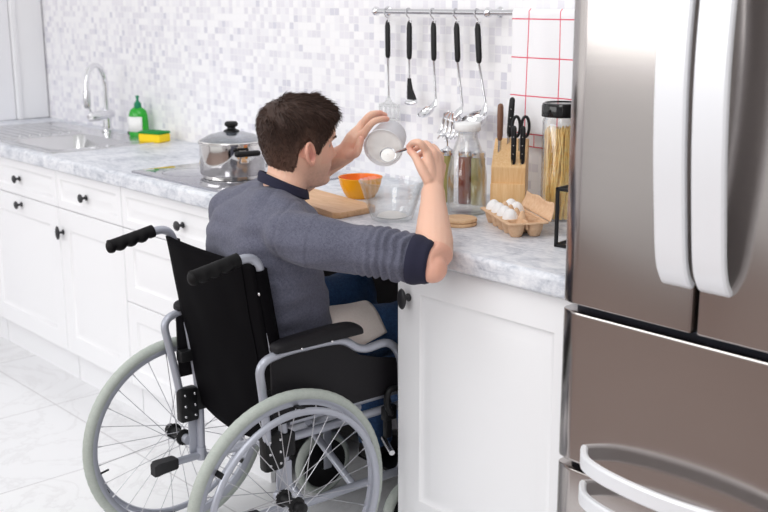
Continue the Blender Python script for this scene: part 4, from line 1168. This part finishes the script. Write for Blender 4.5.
sw.tube(P_, rr_, 26, rnd=True)
sw.ball(SHR + V((-.012, -.004, .004)), (.066, .066, .062), 20, 14); sw.ball(SHL + V((.012, -.004, .004)), (.066, .066, .062), 20, 14)
# trapezius slope
for sh in (SHR, SHL): sw.tube([NB + V((0, 0, .008)), NB.lerp(sh, .5) + V((0, -.004, .012)), sh + V((0, 0, .008))], [.046, .050, .050], 18, rnd=True)
S2 = remesh(sw, .0045, 5, .6)
AX = (ELR - SHR).normalized(); AP = SHR - AX * .035
for i, v in enumerate(S2.v):
    n_ = S2.n[i]; d = 0.0
    d += .0065 * noise.noise(v * 9 + V((3, 0, 0))) + .0060 * noise.noise(V((v.x * 10, v.y * 12, v.z * 34)))
    # drag folds from the armpit down the side and across the back
    q = (v - SHR); s_ = q.dot(V((.35, -.25, -1)).normalized())
    if q.length < .34: d += .0075 * math.sin((q.x * 28 - q.z * 16 + q.y * 34)) * max(0, 1 - abs(q.length - .16) / .16) * (1 if q.dot(AX) < .05 else .35)
    h = (v - AP).dot(AX)                       # seam of the set-in sleeve
    if (v - SHR).length < .13: d -= .0030 * math.exp(-(h / .0045) ** 2)
    for sh, el in ((SHR, ELR), (SHL, ELL)):   # sleeves pushed up in rings
        ax = el - sh; t = (v - sh).dot(ax) / ax.length_squared
        if .42 < t < 1.0 and (v - sh.lerp(el, t)).length < .085:
            f = min(1, (t - .42) / .25); ph = t * ax.length * 300 + 3.4 * noise.noise(v * 12) + 1.5 * noise.noise(v * 30)
            sn = math.sin(ph); d += f * ((.0034 + .0026 * noise.noise(v * 21)) * sn + .0035 * noise.noise(v * 24)) * (1 if t < .84 else .2)
    S2.v[i] = v + n_ * d
sh_ = obj('sweatshirt', S2, M['sweater'], man, smooth=180, norm=False)
# rib collar and cuffs
co = []; CO = NB + V((.002, .006, .040))
for k in range(40):
    a = 2 * PI * k / 40; co.append(V((CO.x + .0585 * math.cos(a), CO.y + .058 * math.sin(a), CO.z - .024 * math.sin(a) - .010 * math.cos(a))))
cring = []
for k, p in enumerate(co):
    o_ = V((p.x - CO.x, p.y - CO.y, 0)).normalized()
    cring.append([p + o_ * .006 + V((0, 0, -.012)), p + o_ * .0045 + V((0, 0, .004)), p + o_ * .001 + V((0, 0, .012)), p - o_ * .003 + V((0, 0, .012)), p - o_ * .004, p - o_ * .003 + V((0, 0, -.014))])
obj('collar', MB().loft(cring, closed=True), M['navy'], sh_, smooth=70)
def cuff(a, b_, r0, r1, n=30):
    P_ = [a.lerp(b_, k / 6) for k in range(7)]
    return MB().tube(P_, [r0, r0 + .001, r0, (r0 + r1) / 2, r1 + .0005, r1, r1 - .004], n, caps=True)
obj('cuff', cuff(SHR.lerp(ELR, .845), SHR.lerp(ELR, .985), .0575, .0515), M['navy'], sh_, smooth=70)
obj('cuff', cuff(ELL.lerp(SHL, .10), ELL.lerp(WRL, .06), .055, .050), M['navy'], sh_, smooth=70)

# jeans and shoes
jn = MB()
jn.loft([ellr(*t, rot=0) for t in ((.490, -2.258, 1.650, .155, .10), (.55, -2.258, 1.642, .165, .118), (.62, -2.256, 1.622, .168, .126))])
for hp, kn, an in ((V((-2.178, 1.62, .585)), KNR, ANR), (V((-2.345, 1.62, .585)), KNL, ANL)):
    jn.tube([hp, hp.lerp(kn, .35), hp.lerp(kn, .7), kn, kn.lerp(an, .12), kn.lerp(an, .5), kn.lerp(an, .9), an + V((0, 0, -.02))], [.090, .084, .078, .070, .068, .062, .054, .052], 22, rnd=False)
    jn.ball(kn + V((0, -.002, .0)), .071, 18, 12)
J2 = remesh(jn, .0075, 3, .5)
for i, v in enumerate(J2.v):
    J2.v[i] = v + J2.n[i] * (.005 * noise.noise(v * 13) + .003 * noise.noise(V((v.x * 20, v.y * 34, v.z * 34))))
obj('jeans', J2, M['jeans'], man, smooth=180, norm=False)
for an, x in ((ANR, 0), (ANL, 0)):
    s_ = MB(); rings = []
    for t, w_, h, zb in ((-.055, .020, .050, .104), (-.045, .031, .075, .102), (0, .036, .085, .102), (.06, .038, .062, .102), (.13, .045, .046, .102), (.175, .040, .036, .102), (.195, .022, .024, .103)):
        y = an.y + t; rings.append([V((an.x - w_, y, zb)), V((an.x + w_, y, zb)), V((an.x + w_ * 1.02, y, zb + h * .4)), V((an.x + w_ * .75, y, zb + h * .85)), V((an.x, y, zb + h)), V((an.x - w_ * .75, y, zb + h * .85)), V((an.x - w_ * 1.02, y, zb + h * .4))])
    obj('shoe', s_.loft(rings), M['shoe'], man, smooth=60, sub=1)

# cloth on the lap
def lap_pt(u, v):
    a, b_, c_, d_ = V((-2.215, 1.69, 0)), V((-2.055, 1.655, 0)), V((-2.060, 1.845, 0)), V((-2.20, 1.855, 0))
    p = a.lerp(b_, u).lerp(d_.lerp(c_, u), v)
    t = max(0, min(1, (p.y - 1.62) / (KNR.y - 1.62))); lx = -2.178 + (KNR.x + 2.178) * t; lz = .585 + (KNR.z - .585) * t; r_ = .090 - .014 * t
    dx = p.x - lx; z = lz + (math.sqrt(max(r_ * r_ - dx * dx, .0)) if abs(dx) < r_ * .82 else r_ * .572 - (abs(dx) - r_ * .82) * 1.3)
    return V((p.x, p.y, z + .0085 + .002 * math.sin(u * 9 + v * 4)))
lc = obj('lap_cloth', MB().grid(lap_pt, 20, 20), M['napkin'], smooth=80); md = lc.modifiers.new('s', 'SOLIDIFY'); md.thickness = .003; md.offset = 0
tag(lc, 'folded beige cloth lying on the seated man’s lap', 'cloth')

# ------------------------------------------------------------------ the cup of flour and the spoon in his hands
CM = at(383, 148, 2.775); cax = V((-.53, .77, .24)).normalized()
cf_ = frame(CM, cax)
cu = thing('flour_cup', 'milky white plastic cup of flour tilted in the raised hand', 'cup', CM)
obj('wall', MB().lathe([(.0495, -.001), (.0508, .001), (.0490, .004), (.0470, .030), (.0425, .085), (.040, .092), (.001, .093), (.001, .090), (.038, .089), (.040, .084), (.0447, .030), (.0475, .003)], n=56, m=cf_, cap=False), M['cupw'], cu, smooth=50)
fm_ = MB().lathe([(.0463, .011), (.036, .008), (.022, .0095), (.010, .007), (.001, .008)], n=40, m=cf_, cap=False)
for i, v in enumerate(fm_.v): fm_.v[i] = v + cax * .0035 * noise.noise(v * 60)
tag(obj('flour', fm_, M['flour'], smooth=80), 'white flour filling the tilted milky cup', 'flour', kind='stuff')
spn = thing('measuring_spoon', 'small steel measuring spoon dipped into the tilted cup of flour', 'spoon', at(400, 152, 2.73))
s0, s1 = at(414, 146, 2.676), at(396, 152.5, 2.728)
obj('handle', MB().tube([s0, s0.lerp(s1, .5), s1], [.0035, .0042, .0030], 10, sq=(1, .5), rnd=True), M['satin'], spn)
sc_c = at(388, 155, 2.738); sf_ = frame(sc_c, (CAM - sc_c).normalized() + V((-.1, .0, .45)), s1 - s0)
pr = []
for k in range(9):
    a = PI / 2 * k / 8; pr.append((.0195 * math.sin(a), -.011 * math.cos(a)))
pr.append((.0205, .001))
for k in range(9):
    a = PI / 2 * (8 - k) / 8; pr.append((.0182 * math.sin(a), -.0096 * math.cos(a)))
obj('scoop', MB().lathe(pr, n=36, m=sf_, cap=False), M['satin'], spn)
tag(obj('flour', MB().lathe([(.0180, -.001), (.012, .003), (.001, .005)], n=28, m=sf_, cap=False), M['flour']), 'level scoop of flour in the steel measuring spoon', 'flour', kind='stuff')
# ================================================================== CAMERA AND LIGHT
cd = bpy.data.cameras.new('camera'); co_ = bpy.data.objects.new('camera', cd); COL.objects.link(co_)
cd.sensor_width = 36; cd.lens = FPX / 768 * 36; cd.clip_start = .05
m3 = Matrix((RX, UY, -FZ)).transposed(); m4 = m3.to_4x4(); m4.translation = CAM; co_.matrix_world = m4
cd.dof.use_dof = True; cd.dof.focus_distance = 2.72; cd.dof.aperture_fstop = 4.5
SC.camera = co_
w = bpy.data.worlds.new('World'); SC.world = w; w.use_nodes = True
nt = w.node_tree; bg = nt.nodes['Background']
tc_ = nt.nodes.new('ShaderNodeTexCoord'); sx = nt.nodes.new('ShaderNodeSeparateXYZ'); nt.links.new(tc_.outputs['Generated'], sx.inputs[0])
rp = nt.nodes.new('ShaderNodeValToRGB'); e = rp.color_ramp.elements
e[0].position = .37; e[0].color = (.30, .27, .25, 1); e[1].position = .405; e[1].color = (1, 1, 1, 1)
mr = nt.nodes.new('ShaderNodeMapRange'); mr.inputs[1].default_value = -1; mr.inputs[2].default_value = 1
nt.links.new(sx.outputs[2], mr.inputs[0]); nt.links.new(mr.outputs[0], rp.inputs[0]); nt.links.new(rp.outputs[0], bg.inputs[0]); bg.inputs[1].default_value = .86
def area(name, loc, to, sx_, sy_, power, col=(1, 1, 1)):
    l = bpy.data.lights.new(name, 'AREA'); l.shape = 'RECTANGLE'; l.size = sx_; l.size_y = sy_; l.energy = power; l.color = col
    o = bpy.data.objects.new(name, l); COL.objects.link(o); o.location = loc; o.rotation_euler = (V(to) - V(loc)).to_track_quat('-Z', 'Y').to_euler(); return o
area('ceiling_light', (-2.3, .4, 2.75), (-2.3, 1.3, .5), 1.6, 1.2, 16)
area('window_light', (-5.05, -.2, 1.6), (-3.2, 1.5, .9), 2.4, 1.5, 6)
area('rear_fill_light', (-3.1, -1.98, 1.8), (-3.1, 1.6, 1.8), 3.5, 1.2, 46)  # added fill from behind the camera; brightens the upper fridge reflection
area('right_fill_light', (-.5, -.2, 2.7), (-1.3, 1.6, .6), 1.0, 1.0, 16)  # added fill near the camera, lifts right cabinet, arm and fridge
SC.view_settings.view_transform = 'Standard'; SC.view_settings.look = 'None'; SC.view_settings.gamma = 1; SC.view_settings.use_curve_mapping = False
SC.view_settings.exposure = -0.1
SC.cycles.use_denoising = True
SC.cycles.max_bounces = 10; SC.cycles.transparent_max_bounces = 24; SC.cycles.sample_clamp_indirect = 6
